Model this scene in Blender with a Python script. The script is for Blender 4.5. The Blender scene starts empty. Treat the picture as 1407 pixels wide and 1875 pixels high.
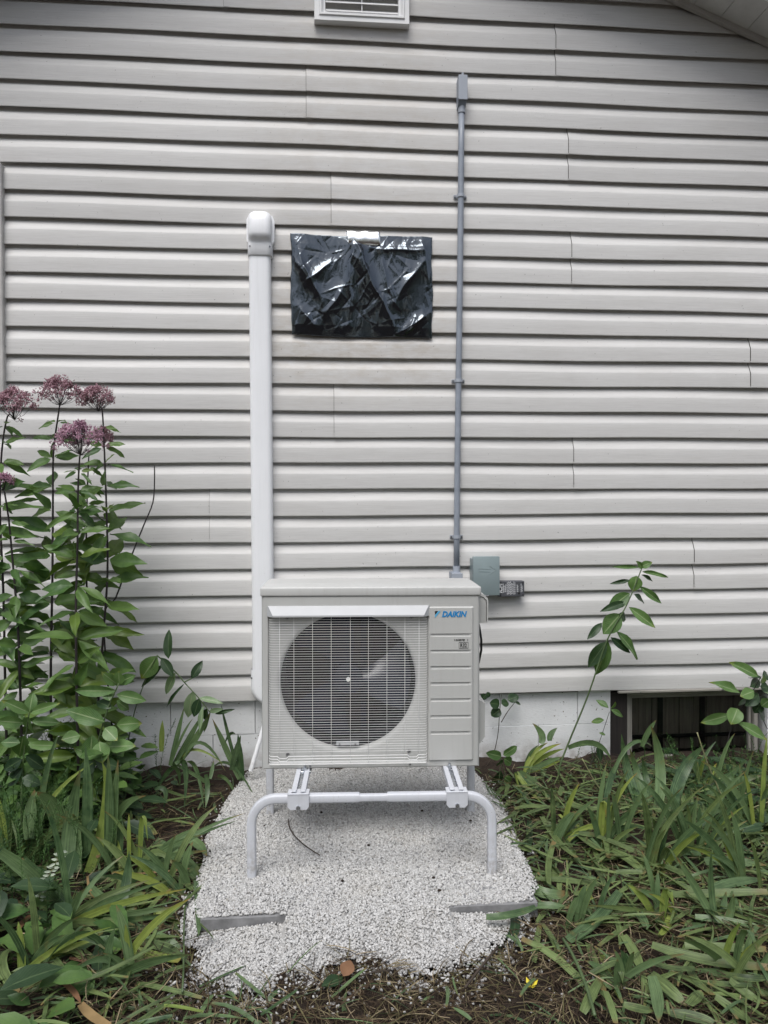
import bpy, bmesh, math, random
import numpy as np
from mathutils import Vector, Matrix
RAD = math.radians
sc = bpy.context.scene
col = sc.collection
random.seed(7)
rng = np.random.default_rng(11)

# ------------------------------------------------------------------ camera
F = 1400.0                                   # focal length in pixels of the 1407 px wide photograph
CAM = np.array([0.0, -3.7265, 1.33])
yaw, pit, rol = 0.0876874, 0.01706845, -0.00367947
_cy, _sy, _cp, _sp = math.cos(yaw), math.sin(yaw), math.cos(pit), math.sin(pit)
fw = np.array([_sy*_cp, _cy*_cp, -_sp]); r0 = np.array([_cy, -_sy, 0.0]); u0 = np.cross(r0, fw)
cr = math.cos(rol)*r0 + math.sin(rol)*u0; cu = -math.sin(rol)*r0 + math.cos(rol)*u0
cam_d = bpy.data.cameras.new('camera'); cam = bpy.data.objects.new('camera', cam_d); col.objects.link(cam)
cam_d.sensor_fit = 'HORIZONTAL'; cam_d.sensor_width = 36.0; cam_d.lens = 36.0*F/1407.0
cam_d.clip_start = 0.05; cam_d.clip_end = 500
cam.matrix_world = Matrix(((cr[0], cu[0], -fw[0], CAM[0]), (cr[1], cu[1], -fw[1], CAM[1]), (cr[2], cu[2], -fw[2], CAM[2]), (0, 0, 0, 1)))
sc.camera = cam

# ------------------------------------------------------------------ world, sun, exposure (overcast)
SUN_EL, SUN_AZ = RAD(60), RAD(200)           # sun behind the camera, a little to the left
w = bpy.data.worlds.new('World'); sc.world = w; w.use_nodes = True
nt = w.node_tree; nt.nodes.clear()
sky = nt.nodes.new('ShaderNodeTexSky'); sky.sky_type = 'NISHITA'; sky.sun_disc = False
sky.sun_elevation = SUN_EL; sky.sun_rotation = SUN_AZ; sky.air_density = 1.0; sky.dust_density = 3.0; sky.ozone_density = 1.0
hs = nt.nodes.new('ShaderNodeHueSaturation'); hs.inputs['Saturation'].default_value = 0.52
bg = nt.nodes.new('ShaderNodeBackground'); bg.inputs['Strength'].default_value = 0.11
wo = nt.nodes.new('ShaderNodeOutputWorld')
nt.links.new(sky.outputs[0], hs.inputs['Color']); nt.links.new(hs.outputs[0], bg.inputs['Color']); nt.links.new(bg.outputs[0], wo.inputs['Surface'])
sl = bpy.data.lights.new('sun', 'SUN'); sl.energy = 1.5; sl.angle = RAD(35); sl.color = (1.0, 0.995, 0.985)
so = bpy.data.objects.new('sun', sl); col.objects.link(so)
_d = Vector((math.sin(SUN_AZ)*math.cos(SUN_EL), math.cos(SUN_AZ)*math.cos(SUN_EL), math.sin(SUN_EL)))
so.rotation_euler = _d.to_track_quat('Z', 'Y').to_euler(); so.location = (-2, -8, 8)
vs = sc.view_settings; vs.view_transform = 'Standard'; vs.look = 'None'; vs.gamma = 1.0; vs.exposure = 0.53; vs.use_curve_mapping = False

# ------------------------------------------------------------------ helpers
def ray(px, py): return fw*F + cr*(px-703.5) + cu*(937.5-py)
def at(px, py, Y):                            # a photograph pixel, put at its own distance Y from the wall
    d = ray(px, py); return CAM + d*((Y-CAM[1])/d[1])
def G(px, py, z=0.0):                         # a photograph pixel, put on the ground at height z
    d = ray(px, py); return CAM + d*((z-CAM[2])/d[2])

def link(o, parent=None):
    col.objects.link(o)
    if parent is not None: o.parent = parent
    return o
def tag(o, label=None, cat=None, group=None, kind=None):
    if label: o['label'] = label
    if cat: o['category'] = cat
    if group: o['group'] = group
    if kind: o['kind'] = kind
    return o
def empty(name, loc=(0, 0, 0), label=None, cat=None, group=None, rot=(0, 0, 0)):
    o = bpy.data.objects.new(name, None); o.location = loc; o.rotation_euler = rot; o.empty_display_size = 0.05
    col.objects.link(o); return tag(o, label, cat, group)

class MB:
    """collects vertices, faces, per-vertex uv and a per-vertex random value"""
    def __init__(s): s.v = []; s.f = []; s.uv = []; s.r = []
    def add(s, vs_, fs_, uv=None, r=0.5):
        b = len(s.v); s.v += [tuple(map(float, p)) for p in vs_]
        s.f += [tuple(i+b for i in f) for f in fs_]
        s.uv += list(uv) if uv is not None else [(0.5, 0.5)]*len(vs_)
        s.r += [r]*len(vs_)
        return s
    def box(s, c, d, bev=0.0, seg=1):
        bm = bmesh.new(); bmesh.ops.create_cube(bm, size=1.0)
        for v in bm.verts: v.co = Vector((c[0]+v.co.x*d[0], c[1]+v.co.y*d[1], c[2]+v.co.z*d[2]))
        if bev: bmesh.ops.bevel(bm, geom=bm.edges[:], offset=bev, segments=seg, affect='EDGES', profile=0.5)
        return s.bm(bm)
    def bm(s, bm):
        bm.verts.index_update()
        s.add([v.co for v in bm.verts], [[v.index for v in f.verts] for f in bm.faces]); bm.free(); return s
    def prism(s, prof, axis, a, b):
        """2-D outline (counter-clockwise list) pushed along an axis from a to b; axis x: (y,z), y: (x,z), z: (x,y)"""
        n = len(prof)
        def P(p, t):
            return (t, p[0], p[1]) if axis == 'x' else (p[0], t, p[1]) if axis == 'y' else (p[0], p[1], t)
        vs_ = [P(p, a) for p in prof] + [P(p, b) for p in prof]
        fs_ = [(i, (i+1) % n, n+(i+1) % n, n+i) for i in range(n)] + [tuple(range(n-1, -1, -1)), tuple(range(n, 2*n))]
        return s.add(vs_, fs_)
    def tube(s, pts, rad, n=8, caps=True, prof=None, up=(0, 0, 1), r=0.5):
        pts = [Vector(p) for p in pts]; m = len(pts)
        rs = rad if hasattr(rad, '__len__') else [rad]*m
        vs_, fs_ = [], []
        prev = None
        for i, p in enumerate(pts):
            t = (pts[min(i+1, m-1)]-pts[max(i-1, 0)]).normalized()
            if prev is None:
                a = Vector(up); a = a - t*a.dot(t)
                if a.length < 1e-3: a = Vector((1, 0, 0)) - t*t.x
            else: a = prev - t*prev.dot(t)
            a.normalize(); prev = a; b = t.cross(a)
            if prof is None:
                for k in range(n):
                    th = 2*math.pi*k/n; vs_.append(p + (a*math.cos(th)+b*math.sin(th))*rs[i])
            else:
                for q in prof: vs_.append(p + (a*q[0]+b*q[1])*rs[i])
        k_ = n if prof is None else len(prof)
        for i in range(m-1):
            for k in range(k_):
                fs_.append((i*k_+k, i*k_+(k+1) % k_, (i+1)*k_+(k+1) % k_, (i+1)*k_+k))
        if caps: fs_ += [tuple(range(k_-1, -1, -1)), tuple((m-1)*k_+k for k in range(k_))]
        return s.add(vs_, fs_, r=r)
    def cyl(s, c, axis, rad, h, n=16, rad2=None):
        c = Vector(c); a = Vector(axis).normalized()
        return s.tube([c-a*h/2, c+a*h/2], [rad, rad if rad2 is None else rad2], n)
    def mesh(s, name, mat=None, smooth=False):
        me = bpy.data.meshes.new(name); me.from_pydata(s.v, [], s.f); me.update()
        if smooth: me.polygons.foreach_set('use_smooth', [True]*len(me.polygons))
        li = np.zeros(len(me.loops), np.int32); me.loops.foreach_get('vertex_index', li)
        u = me.uv_layers.new(name='uv'); u.data.foreach_set('uv', np.array(s.uv, np.float32)[li].ravel())
        at_ = me.attributes.new('rnd', 'FLOAT', 'POINT'); at_.data.foreach_set('value', np.array(s.r, np.float32))
        if mat: me.materials.append(mat)
        return me
    def build(s, name, mat, parent=None, smooth=False, loc=None, auto=None):
        me = s.mesh(name, mat, smooth)
        if auto is not None:
            me.polygons.foreach_set('use_smooth', [True]*len(me.polygons))
            bm = bmesh.new(); bm.from_mesh(me)
            for e in bm.edges: e.smooth = not (len(e.link_faces) == 2 and e.calc_face_angle(0) > auto)
            bm.to_mesh(me); bm.free()
        o = bpy.data.objects.new(name, me)
        if loc is not None: o.location = loc
        return link(o, parent)
def rrect(w_, h_, r, n=4):
    out = []
    for cx, cy_, a0 in ((w_/2-r, h_/2-r, 0), (-w_/2+r, h_/2-r, 90), (-w_/2+r, -h_/2+r, 180), (w_/2-r, -h_/2+r, 270)):
        for k in range(n+1):
            a = RAD(a0+90*k/n); out.append((cx+r*math.cos(a), cy_+r*math.sin(a)))
    return out
def text_mesh(txt, size, mat, bold=0.0, shear=0.0, depth=0.0004, spacing=1.0):
    cu_ = bpy.data.curves.new('lettering', 'FONT'); cu_.body = txt; cu_.size = size; cu_.offset = bold; cu_.shear = shear
    cu_.extrude = depth; cu_.align_x = 'LEFT'; cu_.space_character = spacing; cu_.resolution_u = 3
    o = bpy.data.objects.new('lettering', cu_); col.objects.link(o)
    me = bpy.data.meshes.new_from_object(o.evaluated_get(bpy.context.evaluated_depsgraph_get()))
    bpy.data.objects.remove(o); bpy.data.curves.remove(cu_)
    me.materials.clear(); me.materials.append(mat); return me

# ------------------------------------------------------------------ materials
class NT:
    def __init__(s, name):
        s.m = bpy.data.materials.new(name); s.m.use_nodes = True; s.t = s.m.node_tree
        s.b = s.t.nodes['Principled BSDF']; s.out = s.t.nodes['Material Output']
    def n(s, typ, **kw):
        o = s.t.nodes.new('ShaderNode'+typ)
        for k, v in kw.items():
            if k.startswith('i_'):
                key = k[2:]; key = int(key) if key.isdigit() else key
                o.inputs[key].default_value = v
            else: setattr(o, k, v)
        return o
    def l(s, a, b): s.t.links.new(a, b)
    def mix(s, fac, a, b, blend='MIX'):
        o = s.t.nodes.new('ShaderNodeMix'); o.data_type = 'RGBA'; o.blend_type = blend
        for i, x in ((0, fac), (6, a), (7, b)):
            if isinstance(x, (int, float)): o.inputs[i].default_value = x
            elif isinstance(x, tuple): o.inputs[i].default_value = (*x, 1)
            else: s.l(x, o.inputs[i])
        return o.outputs[2]
    def math(s, op, a, b=None, c=None, clamp=False):
        o = s.t.nodes.new('ShaderNodeMath'); o.operation = op; o.use_clamp = clamp
        for i, x in enumerate((a, b, c)):
            if x is None: continue
            if isinstance(x, (int, float)): o.inputs[i].default_value = x
            else: s.l(x, o.inputs[i])
        return o.outputs[0]
    def ramp(s, x, a, b, ca=0.0, cb=1.0):
        o = s.t.nodes.new('ShaderNodeMapRange'); s.l(x, o.inputs[0])
        o.inputs[1].default_value = a; o.inputs[2].default_value = b; o.inputs[3].default_value = ca; o.inputs[4].default_value = cb
        return o.outputs[0]
    def pos(s, scale=(1, 1, 1), obj=False):
        g = s.n('TexCoord').outputs['Object'] if obj else s.n('NewGeometry').outputs['Position']
        m = s.n('Mapping'); m.inputs['Scale'].default_value = scale; s.l(g, m.inputs[0]); return m.outputs[0]
    def noise(s, vec, scale, detail=3, rough=0.55):
        o = s.n('TexNoise'); s.l(vec, o.inputs['Vector']); o.inputs['Scale'].default_value = scale
        o.inputs['Detail'].default_value = detail; o.inputs['Roughness'].default_value = rough; return o.outputs[0]
    def bump(s, h, strength, dist=0.002):
        o = s.n('Bump'); o.inputs['Strength'].default_value = strength; o.inputs['Distance'].default_value = dist
        s.l(h, o.inputs['Height']); s.l(o.outputs[0], s.b.inputs['Normal'])
    def col(s, c):
        if isinstance(c, tuple): s.b.inputs['Base Color'].default_value = (*c, 1)
        else: s.l(c, s.b.inputs['Base Color'])
        return s
    def set(s, rough=0.5, metal=0.0, spec=0.5):
        s.b.inputs['Roughness'].default_value = rough; s.b.inputs['Metallic'].default_value = metal
        s.b.inputs['Specular IOR Level'].default_value = spec; return s

def plain(name, c, rough=0.5, metal=0.0, spec=0.5, var=0.06, vs_=8.0, bump=0.0, bscale=300.0, grime=0.0):
    t = NT(name); p = t.pos()
    n1 = t.noise(p, vs_, 4)
    c2 = tuple(max(0, x*(1-var*2.2)) for x in c); c3 = tuple(min(1, x*(1+var*2.2)) for x in c)
    cc = t.mix(t.ramp(n1, 0.3, 0.7), c2, c3)
    if grime:                 # soil splashed up from the ground, faint runs and specks of dust
        sx = t.n('SeparateXYZ'); t.l(p, sx.inputs[0])
        spl = t.math('MULTIPLY', t.ramp(sx.outputs[2], 0.05, 0.20, 1, 0), t.ramp(t.noise(p, 55, 4, 0.7), 0.42, 0.62))
        run = t.math('MULTIPLY', t.ramp(t.noise(t.pos((30, 30, 1.5)), 2.2, 4, 0.6), 0.52, 0.78), 0.16)
        spk = t.math('MULTIPLY', t.ramp(t.noise(p, 150, 2), 0.72, 0.76), 0.5)
        g_ = t.math('MULTIPLY', t.math('ADD', t.math('MAXIMUM', t.math('MULTIPLY', spl, 0.7), spk), run, clamp=True), grime)
        cc = t.mix(g_, cc, (0.25, 0.22, 0.18))
    t.col(cc).set(rough, metal, spec)
    t.l(t.ramp(t.noise(p, vs_*3, 3), 0.25, 0.75, rough*0.85, min(1, rough*1.15)), t.b.inputs['Roughness'])
    if bump: t.bump(t.noise(p, bscale, 2), bump, 0.001)
    return t.m

def siding_mat():
    t = NT('vinyl_siding')
    g = t.n('NewGeometry').outputs['Position']; sx = t.n('SeparateXYZ'); t.l(g, sx.inputs[0])
    grain = t.noise(t.pos((1.1, 1, 60)), 5.5, 5, 0.65)
    fine = t.noise(t.pos((6, 1, 260)), 4.0, 3, 0.6)
    base = t.mix(t.ramp(grain, 0.33, 0.7), (0.555, 0.546, 0.532), (0.662, 0.654, 0.641))
    base = t.mix(t.math('MULTIPLY', t.ramp(fine, 0.57, 0.76), 0.42), base, (0.38, 0.375, 0.37))
    # panel to panel differences in fading
    oi = t.n('ObjectInfo').outputs['Random']
    base = t.mix(1.0, base, t.n('CombineColor').outputs[0], 'MIX') if False else base
    hv = t.n('HueSaturation'); t.l(base, hv.inputs['Color']); t.l(t.ramp(oi, 0, 1, 0.945, 1.045), hv.inputs['Value']); base = hv.outputs[0]
    # mildew specks in the upper courses, old dirt, a brown run-off mark below the plastic sheet
    mild = t.math('MULTIPLY', t.ramp(t.noise(t.pos((1, 1, 1.4)), 170, 2, 0.7), 0.60, 0.70), t.ramp(t.noise(t.pos((0.8, 1, 2.2)), 2.6, 3), 0.54, 0.70))
    mild = t.math('MULTIPLY', mild, t.ramp(sx.outputs[2], 2.5, 3.2))
    base = t.mix(t.math('MULTIPLY', mild, 0.42), base, (0.17, 0.17, 0.16))
    dirt = t.ramp(t.noise(t.pos((0.7, 1, 1.6)), 1.7, 5, 0.65), 0.50, 0.80)
    base = t.mix(t.math('MULTIPLY', dirt, 0.22), base, (0.36, 0.33, 0.29))
    dx = t.ramp(t.math('ABSOLUTE', t.math('SUBTRACT', sx.outputs[0], 0.20)), 0.32, 0.58, 1, 0)
    dz = t.math('MULTIPLY', t.ramp(sx.outputs[2], 1.72, 2.06), t.ramp(sx.outputs[2], 2.12, 2.6, 1, 0.4))
    st = t.math('MULTIPLY', t.math('MULTIPLY', dx, dz), t.ramp(t.noise(t.pos((2, 1, 5)), 5, 5, 0.7), 0.34, 0.75))
    base = t.mix(t.math('MULTIPLY', st, 0.62), base, (0.38, 0.315, 0.235))
    spk = t.ramp(t.noise(t.pos(), 95, 1), 0.775, 0.80)
    base = t.mix(t.math('MULTIPLY', spk, 0.6), base, (0.12, 0.11, 0.10))
    t.col(base).set(0.52, 0, 0.4)
    t.bump(t.math('ADD', t.math('MULTIPLY', fine, 0.6), grain), 0.16, 0.0012)
    return t.m

def foundation_mat():
    t = NT('painted_foundation')
    p = t.pos()
    n1 = t.noise(p, 5, 6, 0.65); n2 = t.noise(t.pos((1, 1, 3.0)), 60, 4, 0.6)
    sx = t.n('SeparateXYZ'); t.l(p, sx.inputs[0])
    c = t.mix(t.ramp(n1, 0.3, 0.75), (0.68, 0.69, 0.70), (0.82, 0.83, 0.84))
    c = t.mix(t.math('MULTIPLY', t.ramp(n2, 0.56, 0.74), 0.35), c, (0.42, 0.41, 0.39))
    splash = t.math('MULTIPLY', t.ramp(sx.outputs[2], 0.02, 0.13, 1, 0), t.ramp(t.noise(p, 22, 4), 0.35, 0.65))
    c = t.mix(t.math('MULTIPLY', splash, 0.75), c, (0.21, 0.17, 0.13))
    c = t.mix(t.ramp(t.noise(p, 75, 1), 0.74, 0.77), c, (0.13, 0.11, 0.09))
    t.col(c).set(0.75); t.bump(t.math('ADD', n2, t.math('MULTIPLY', n1, 0.6)), 0.5, 0.004)
    return t.m

def leaf_mat(name, c1, c2, rib=None, ribw=0.028, veins=0.0, rough=0.42, trans=0.22, edge=None, spots=0.0, stripe=0.0):
    t = NT(name)
    oi = t.n('ObjectInfo').outputs['Random']; ra = t.n('Attribute', attribute_name='rnd').outputs['Fac']
    k = t.math('FRACT', t.math('ADD', oi, t.math('MULTIPLY', ra, 7.31)))
    base = t.mix(k, c1, c2)
    uv = t.n('UVMap'); sp = t.n('SeparateXYZ'); t.l(uv.outputs[0], sp.inputs[0])
    au = t.math('ABSOLUTE', t.math('SUBTRACT', sp.outputs[0], 0.5))
    base = t.mix(t.ramp(t.noise(t.pos(), 28, 4), 0.35, 0.75, 0, 0.45), base, tuple(min(1, x*1.5+0.01) for x in c2))
    if stripe:                # parallel veins and blotches along the blade
        mp = t.n('Mapping'); mp.inputs['Scale'].default_value = (11, 1.1, 1); t.l(uv.outputs[0], mp.inputs[0])
        cb = t.n('CombineXYZ'); t.l(t.math('MULTIPLY', k, 37.0), cb.inputs[2]); va = t.n('VectorMath', operation='ADD'); t.l(mp.outputs[0], va.inputs[0]); t.l(cb.outputs[0], va.inputs[1])
        sn = t.noise(va.outputs[0], 1.6, 4, 0.6)
        base = t.mix(t.ramp(sn, 0.52, 0.74, 0, stripe), base, tuple(min(1, x*2.0+0.02) for x in c2))
        base = t.mix(t.ramp(sn, 0.46, 0.28, 0, stripe), base, tuple(x*0.55 for x in c1))
        bl = t.noise(t.pos(), 17, 4, 0.65); base = t.mix(t.ramp(bl, 0.60, 0.74, 0, 0.65), base, (0.17, 0.15, 0.05))
    if edge is not None:      # dried tip
        e = t.math('MULTIPLY', t.ramp(t.math('ADD', sp.outputs[1], t.math('MULTIPLY', t.noise(t.pos(), 30, 3), 0.25)), 0.97, 1.10), t.ramp(k, 0.35, 0.6))
        base = t.mix(e, base, edge)
    if spots: base = t.mix(t.ramp(t.noise(t.pos(), 130, 2), 0.70, 0.74, 0, spots), base, (0.05, 0.035, 0.015))
    if veins:
        ph = t.math('SUBTRACT', t.math('MULTIPLY', sp.outputs[1], 62.0), t.math('MULTIPLY', au, 55.0))
        base = t.mix(t.math('MULTIPLY', t.ramp(t.math('SINE', ph), 0.80, 1.0), veins), base, rib or c2)
    if rib: base = t.mix(t.ramp(au, ribw*0.5, ribw*1.6, 0.85, 0), base, rib)
    t.col(base).set(rough, 0, 0.4)
    t.bump(t.noise(t.pos(), 70, 3), 0.25, 0.003)
    tr = t.n('BsdfTranslucent'); t.l(t.mix(1.0, base, (1.25, 1.35, 0.7), 'MULTIPLY'), tr.inputs[0])
    ms = t.n('MixShader', i_0=trans); t.l(t.b.outputs[0], ms.inputs[1]); t.l(tr.outputs[0], ms.inputs[2]); t.l(ms.outputs[0], t.out.inputs[0])
    return t.m

def ground_mat():
    t = NT('dark_soil'); p = t.pos()
    n1 = t.noise(p, 14, 6, 0.7); n2 = t.noise(p, 120, 5, 0.7)
    c = t.mix(t.ramp(n1, 0.3, 0.7), (0.026, 0.019, 0.015), (0.078, 0.057, 0.043))
    c = t.mix(t.ramp(n2, 0.55, 0.75, 0, 0.7), c, (0.11, 0.08, 0.055))
    t.col(c).set(0.95, 0, 0.2); t.bump(t.math('ADD', n1, n2), 1.0, 0.02)
    return t.m
def gravel_mat(dark=1.0):
    t = NT('white_marble_chips'); p = t.pos(); ra = t.n('Attribute', attribute_name='rnd').outputs['Fac']
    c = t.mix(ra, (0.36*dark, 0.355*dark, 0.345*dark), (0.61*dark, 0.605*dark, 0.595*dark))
    c = t.mix(t.ramp(ra, 0.0, 0.10, 0.55, 0), c, (0.36, 0.33, 0.29))
    c = t.mix(t.ramp(t.noise(p, 6, 4), 0.5, 0.8, 0, 0.30), c, (0.52, 0.49, 0.43))
    t.col(c).set(0.75, 0, 0.3); t.bump(t.noise(p, 420, 3), 0.4, 0.001)
    return t.m
def plastic_mat():
    t = NT('black_plastic_film'); p = t.pos()
    t.col((0.005, 0.006, 0.009)).set(0.06, 0, 0.6); t.b.inputs['IOR'].default_value = 1.95; t.b.inputs['Specular Tint'].default_value = (0.80, 0.90, 1.0, 1)
    n = t.math('ADD', t.noise(t.pos((1, 1, 0.7)), 26, 4, 0.6), t.math('MULTIPLY', t.noise(p, 110, 3, 0.6), 0.35)); t.bump(n, 0.24, 0.005)
    return t.m
def straw_mat():
    t = NT('dry_grass'); ra = t.n('Attribute', attribute_name='rnd').outputs['Fac']
    cr_ = t.n('ValToRGB'); t.l(ra, cr_.inputs[0]); e = cr_.color_ramp.elements
    e[0].color = (0.030, 0.022, 0.016, 1); e[1].color = (0.32, 0.25, 0.165, 1); e[1].position = 1.0
    a = cr_.color_ramp.elements.new(0.45); a.color = (0.075, 0.05, 0.03, 1); b = cr_.color_ramp.elements.new(0.75); b.color = (0.11, 0.10, 0.045, 1)
    t.col(cr_.outputs[0]).set(0.8, 0, 0.2); return t.m
def glass_mat():
    t = NT('window_glass'); t.b.inputs['Base Color'].default_value = (0.02, 0.022, 0.024, 1)
    gl = t.n('BsdfGlossy', i_0=(0.8, 0.85, 0.9, 1)); gl.inputs['Roughness'].default_value = 0.03
    tr = t.n('BsdfTransparent', i_0=(0.72, 0.74, 0.75, 1)); fr = t.n('Fresnel', i_IOR=1.35)
    ms = t.n('MixShader'); t.l(fr.outputs[0], ms.inputs[0]); t.l(tr.outputs[0], ms.inputs[1]); t.l(gl.outputs[0], ms.inputs[2]); t.l(ms.outputs[0], t.out.inputs[0])
    return t.m
def wood_mat(name, a, b):
    t = NT(name); n = t.noise(t.pos((22, 22, 1.2)), 3.5, 5, 0.6)
    t.col(t.mix(t.ramp(n, 0.3, 0.7), a, b)).set(0.7); t.bump(n, 0.3, 0.002); return t.m

M = dict(
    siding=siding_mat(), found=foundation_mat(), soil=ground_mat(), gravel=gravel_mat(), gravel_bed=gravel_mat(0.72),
    plastic=plastic_mat(), straw=straw_mat(), glass=glass_mat(),
    trim=plain('siding_trim', (0.50, 0.485, 0.465), 0.5), soffit=plain('soffit_vinyl', (0.60, 0.60, 0.58), 0.6, bump=0.1),
    sheath=plain('sheathing', (0.10, 0.09, 0.08), 0.9), roof=plain('roof_shingle', (0.06, 0.06, 0.065), 0.9, bump=0.5, bscale=90),
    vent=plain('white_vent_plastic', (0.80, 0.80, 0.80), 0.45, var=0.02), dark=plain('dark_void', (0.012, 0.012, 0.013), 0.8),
    duct=plain('white_duct_plastic', (0.88, 0.89, 0.91), 0.34, var=0.012, vs_=3, grime=0.5), pvc=plain('grey_conduit', (0.27, 0.30, 0.35), 0.42, var=0.05, vs_=18),
    pvc_light=plain('grey_fitting', (0.36, 0.39, 0.44), 0.45, var=0.03), screw=plain('screw_metal', (0.30, 0.30, 0.31), 0.35, 0.9),
    boxgrey=plain('grey_green_enamel', (0.235, 0.290, 0.300), 0.42, var=0.03), blackbox=plain('charcoal_plastic', (0.075, 0.078, 0.088), 0.5),
    print_=plain('white_print', (0.75, 0.76, 0.78), 0.6, var=0.01), casing=plain('ivory_paint', (0.500, 0.502, 0.485), 0.40, var=0.014, vs_=3, grime=0.6),
    lid=plain('ivory_paint_lid', (0.545, 0.546, 0.530), 0.42, var=0.02, vs_=4, grime=0.9), wire=plain('coated_wire', (0.86, 0.86, 0.85), 0.35, var=0.01),
    deflector=plain('white_trim_plastic', (0.50, 0.51, 0.52), 0.45, var=0.01), blue=plain('blue_print', (0.008, 0.22, 0.52), 0.5, var=0.01),
    lightblue=plain('light_blue_print', (0.10, 0.42, 0.68), 0.5, var=0.01), ink=plain('black_print', (0.012, 0.012, 0.013), 0.5, var=0.01),
    fan=plain('fan_plastic', (0.030, 0.034, 0.048), 0.22), fin=plain('coil_and_barrel_black', (0.008, 0.008, 0.009), 0.7),
    stand=plain('grey_white_powder_coat', (0.59, 0.605, 0.645), 0.40, var=0.014, grime=0.9), galv=plain('galvanised_steel', (0.55, 0.57, 0.60), 0.28, 0.9, var=0.08, vs_=40),
    concrete=plain('grey_concrete', (0.215, 0.215, 0.218), 0.9, var=0.14, vs_=22, bump=0.5, bscale=160), rubber=plain('black_cable', (0.010, 0.010, 0.011), 0.45),
    foil=plain('foil_tape', (0.90, 0.91, 0.92), 0.24, 1.0, var=0.01), winwhite=plain('window_vinyl', (0.52, 0.50, 0.46), 0.5), tan=plain('tan_aluminium', (0.30, 0.285, 0.255), 0.45),
    curtain=wood_mat('brown_panelling', (0.28, 0.215, 0.165), (0.50, 0.40, 0.31)), darkwood=wood_mat('dark_stained_wood', (0.010, 0.008, 0.008), (0.028, 0.022, 0.020)),
    sill=plain('blue_grey_sill', (0.16, 0.18, 0.215), 0.6),
    joe=leaf_mat('broad_weed_leaf', (0.036, 0.092, 0.026), (0.105, 0.180, 0.045), rib=(0.075, 0.14, 0.05), ribw=0.018, veins=0.25, spots=0.5),
    joe_low=leaf_mat('yellowing_weed_leaf', (0.045, 0.095, 0.018), (0.115, 0.175, 0.030), rib=(0.13, 0.19, 0.06), ribw=0.018, veins=0.25, spots=0.5),
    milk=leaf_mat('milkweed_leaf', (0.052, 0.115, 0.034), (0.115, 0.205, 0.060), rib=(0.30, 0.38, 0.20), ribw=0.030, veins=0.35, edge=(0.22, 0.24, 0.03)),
    milk_dark=leaf_mat('milkweed_leaf_dark', (0.014, 0.036, 0.016), (0.030, 0.062, 0.024), rib=(0.10, 0.15, 0.07), ribw=0.026, veins=0.25),  # darker green version of the milkweed leaf
    milk_pale=leaf_mat('milkweed_leaf_underside', (0.16, 0.24, 0.13), (0.22, 0.31, 0.18), rib=(0.36, 0.42, 0.28), ribw=0.030, veins=0.5),
    iris=leaf_mat('iris_blade', (0.024, 0.058, 0.024), (0.115, 0.175, 0.075), stripe=0.7, rib=None, rough=0.40, edge=(0.20, 0.14, 0.06)),
    iris_yel=leaf_mat('iris_blade_yellowing', (0.13, 0.19, 0.045), (0.22, 0.27, 0.06), stripe=0.7, rib=None, rough=0.45, edge=(0.28, 0.18, 0.05)),
    cut=leaf_mat('cut_leaf', (0.017, 0.036, 0.012), (0.150, 0.205, 0.072), stripe=0.7, rib=None, rough=0.5, edge=(0.20, 0.15, 0.06)),
    dried=leaf_mat('dried_leaf', (0.085, 0.050, 0.024), (0.24, 0.16, 0.07), rib=None, rough=0.7, trans=0.1),
    orange=leaf_mat('orange_dried_leaf', (0.11, 0.055, 0.032), (0.22, 0.115, 0.06), rib=None, rough=0.6, trans=0.15),
    feather=leaf_mat('feathery_leaf', (0.020, 0.060, 0.016), (0.070, 0.140, 0.038), rib=None, rough=0.5, trans=0.3),
    grey_leaf=leaf_mat('silvery_leaf', (0.30, 0.36, 0.28), (0.42, 0.47, 0.38), rib=None, rough=0.6),
    yellow=plain('yellow_petal', (0.62, 0.50, 0.02), 0.6), stem=plain('green_stem', (0.075, 0.115, 0.045), 0.5, var=0.15),
    stem_dark=plain('purple_dark_stem', (0.026, 0.020, 0.020), 0.5, var=0.2), stem_pale=plain('pale_stalk', (0.24, 0.24, 0.12), 0.6, var=0.15), twig=plain('twig_bark', (0.05, 0.036, 0.026), 0.8, var=0.2),
    mauve=leaf_mat('mauve_floret', (0.27, 0.13, 0.20), (0.60, 0.38, 0.49), rib=None, rough=0.7, trans=0.2),
    russet=leaf_mat('fading_floret', (0.24, 0.12, 0.15), (0.55, 0.35, 0.41), rib=None, rough=0.7, trans=0.2),
)
# ================================================================== GROUND
def soil_h(x, y):
    return (0.012*np.sin(x*9.1+1.3)*np.cos(y*7.7) + 0.009*np.sin(x*23+y*17) + 0.006*np.sin(x*41-y*37+2) - 0.004)
xs = np.unique(np.concatenate([[-60, -20, -8, -4], np.arange(-2.4, 3.2, 0.04), [4, 8, 20, 60]]))
ys = np.unique(np.concatenate([[-60, -20, -8, -4.5], np.arange(-3.2, 0.041, 0.04), [0.4]]))
XX, YY = np.meshgrid(xs, ys); ZZ = soil_h(XX, YY)*((XX > -2.5) & (XX < 3.3) & (YY > -3.3))
ZZ += np.clip((XX-0.9)/1.2, 0, 1)*-0.03 + 0.035*np.clip((YY+0.16)/0.14, 0, 1)
gb = MB(); nx = len(xs)
gb.add(np.stack([XX, YY, ZZ], -1).reshape(-1, 3), [(j*nx+i, j*nx+i+1, (j+1)*nx+i+1, (j+1)*nx+i) for j in range(len(ys)-1) for i in range(nx-1)])
ground = tag(gb.build('ground', M['soil'], smooth=True), 'dark brown soil bed along the house wall', 'soil', kind='structure')

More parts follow.
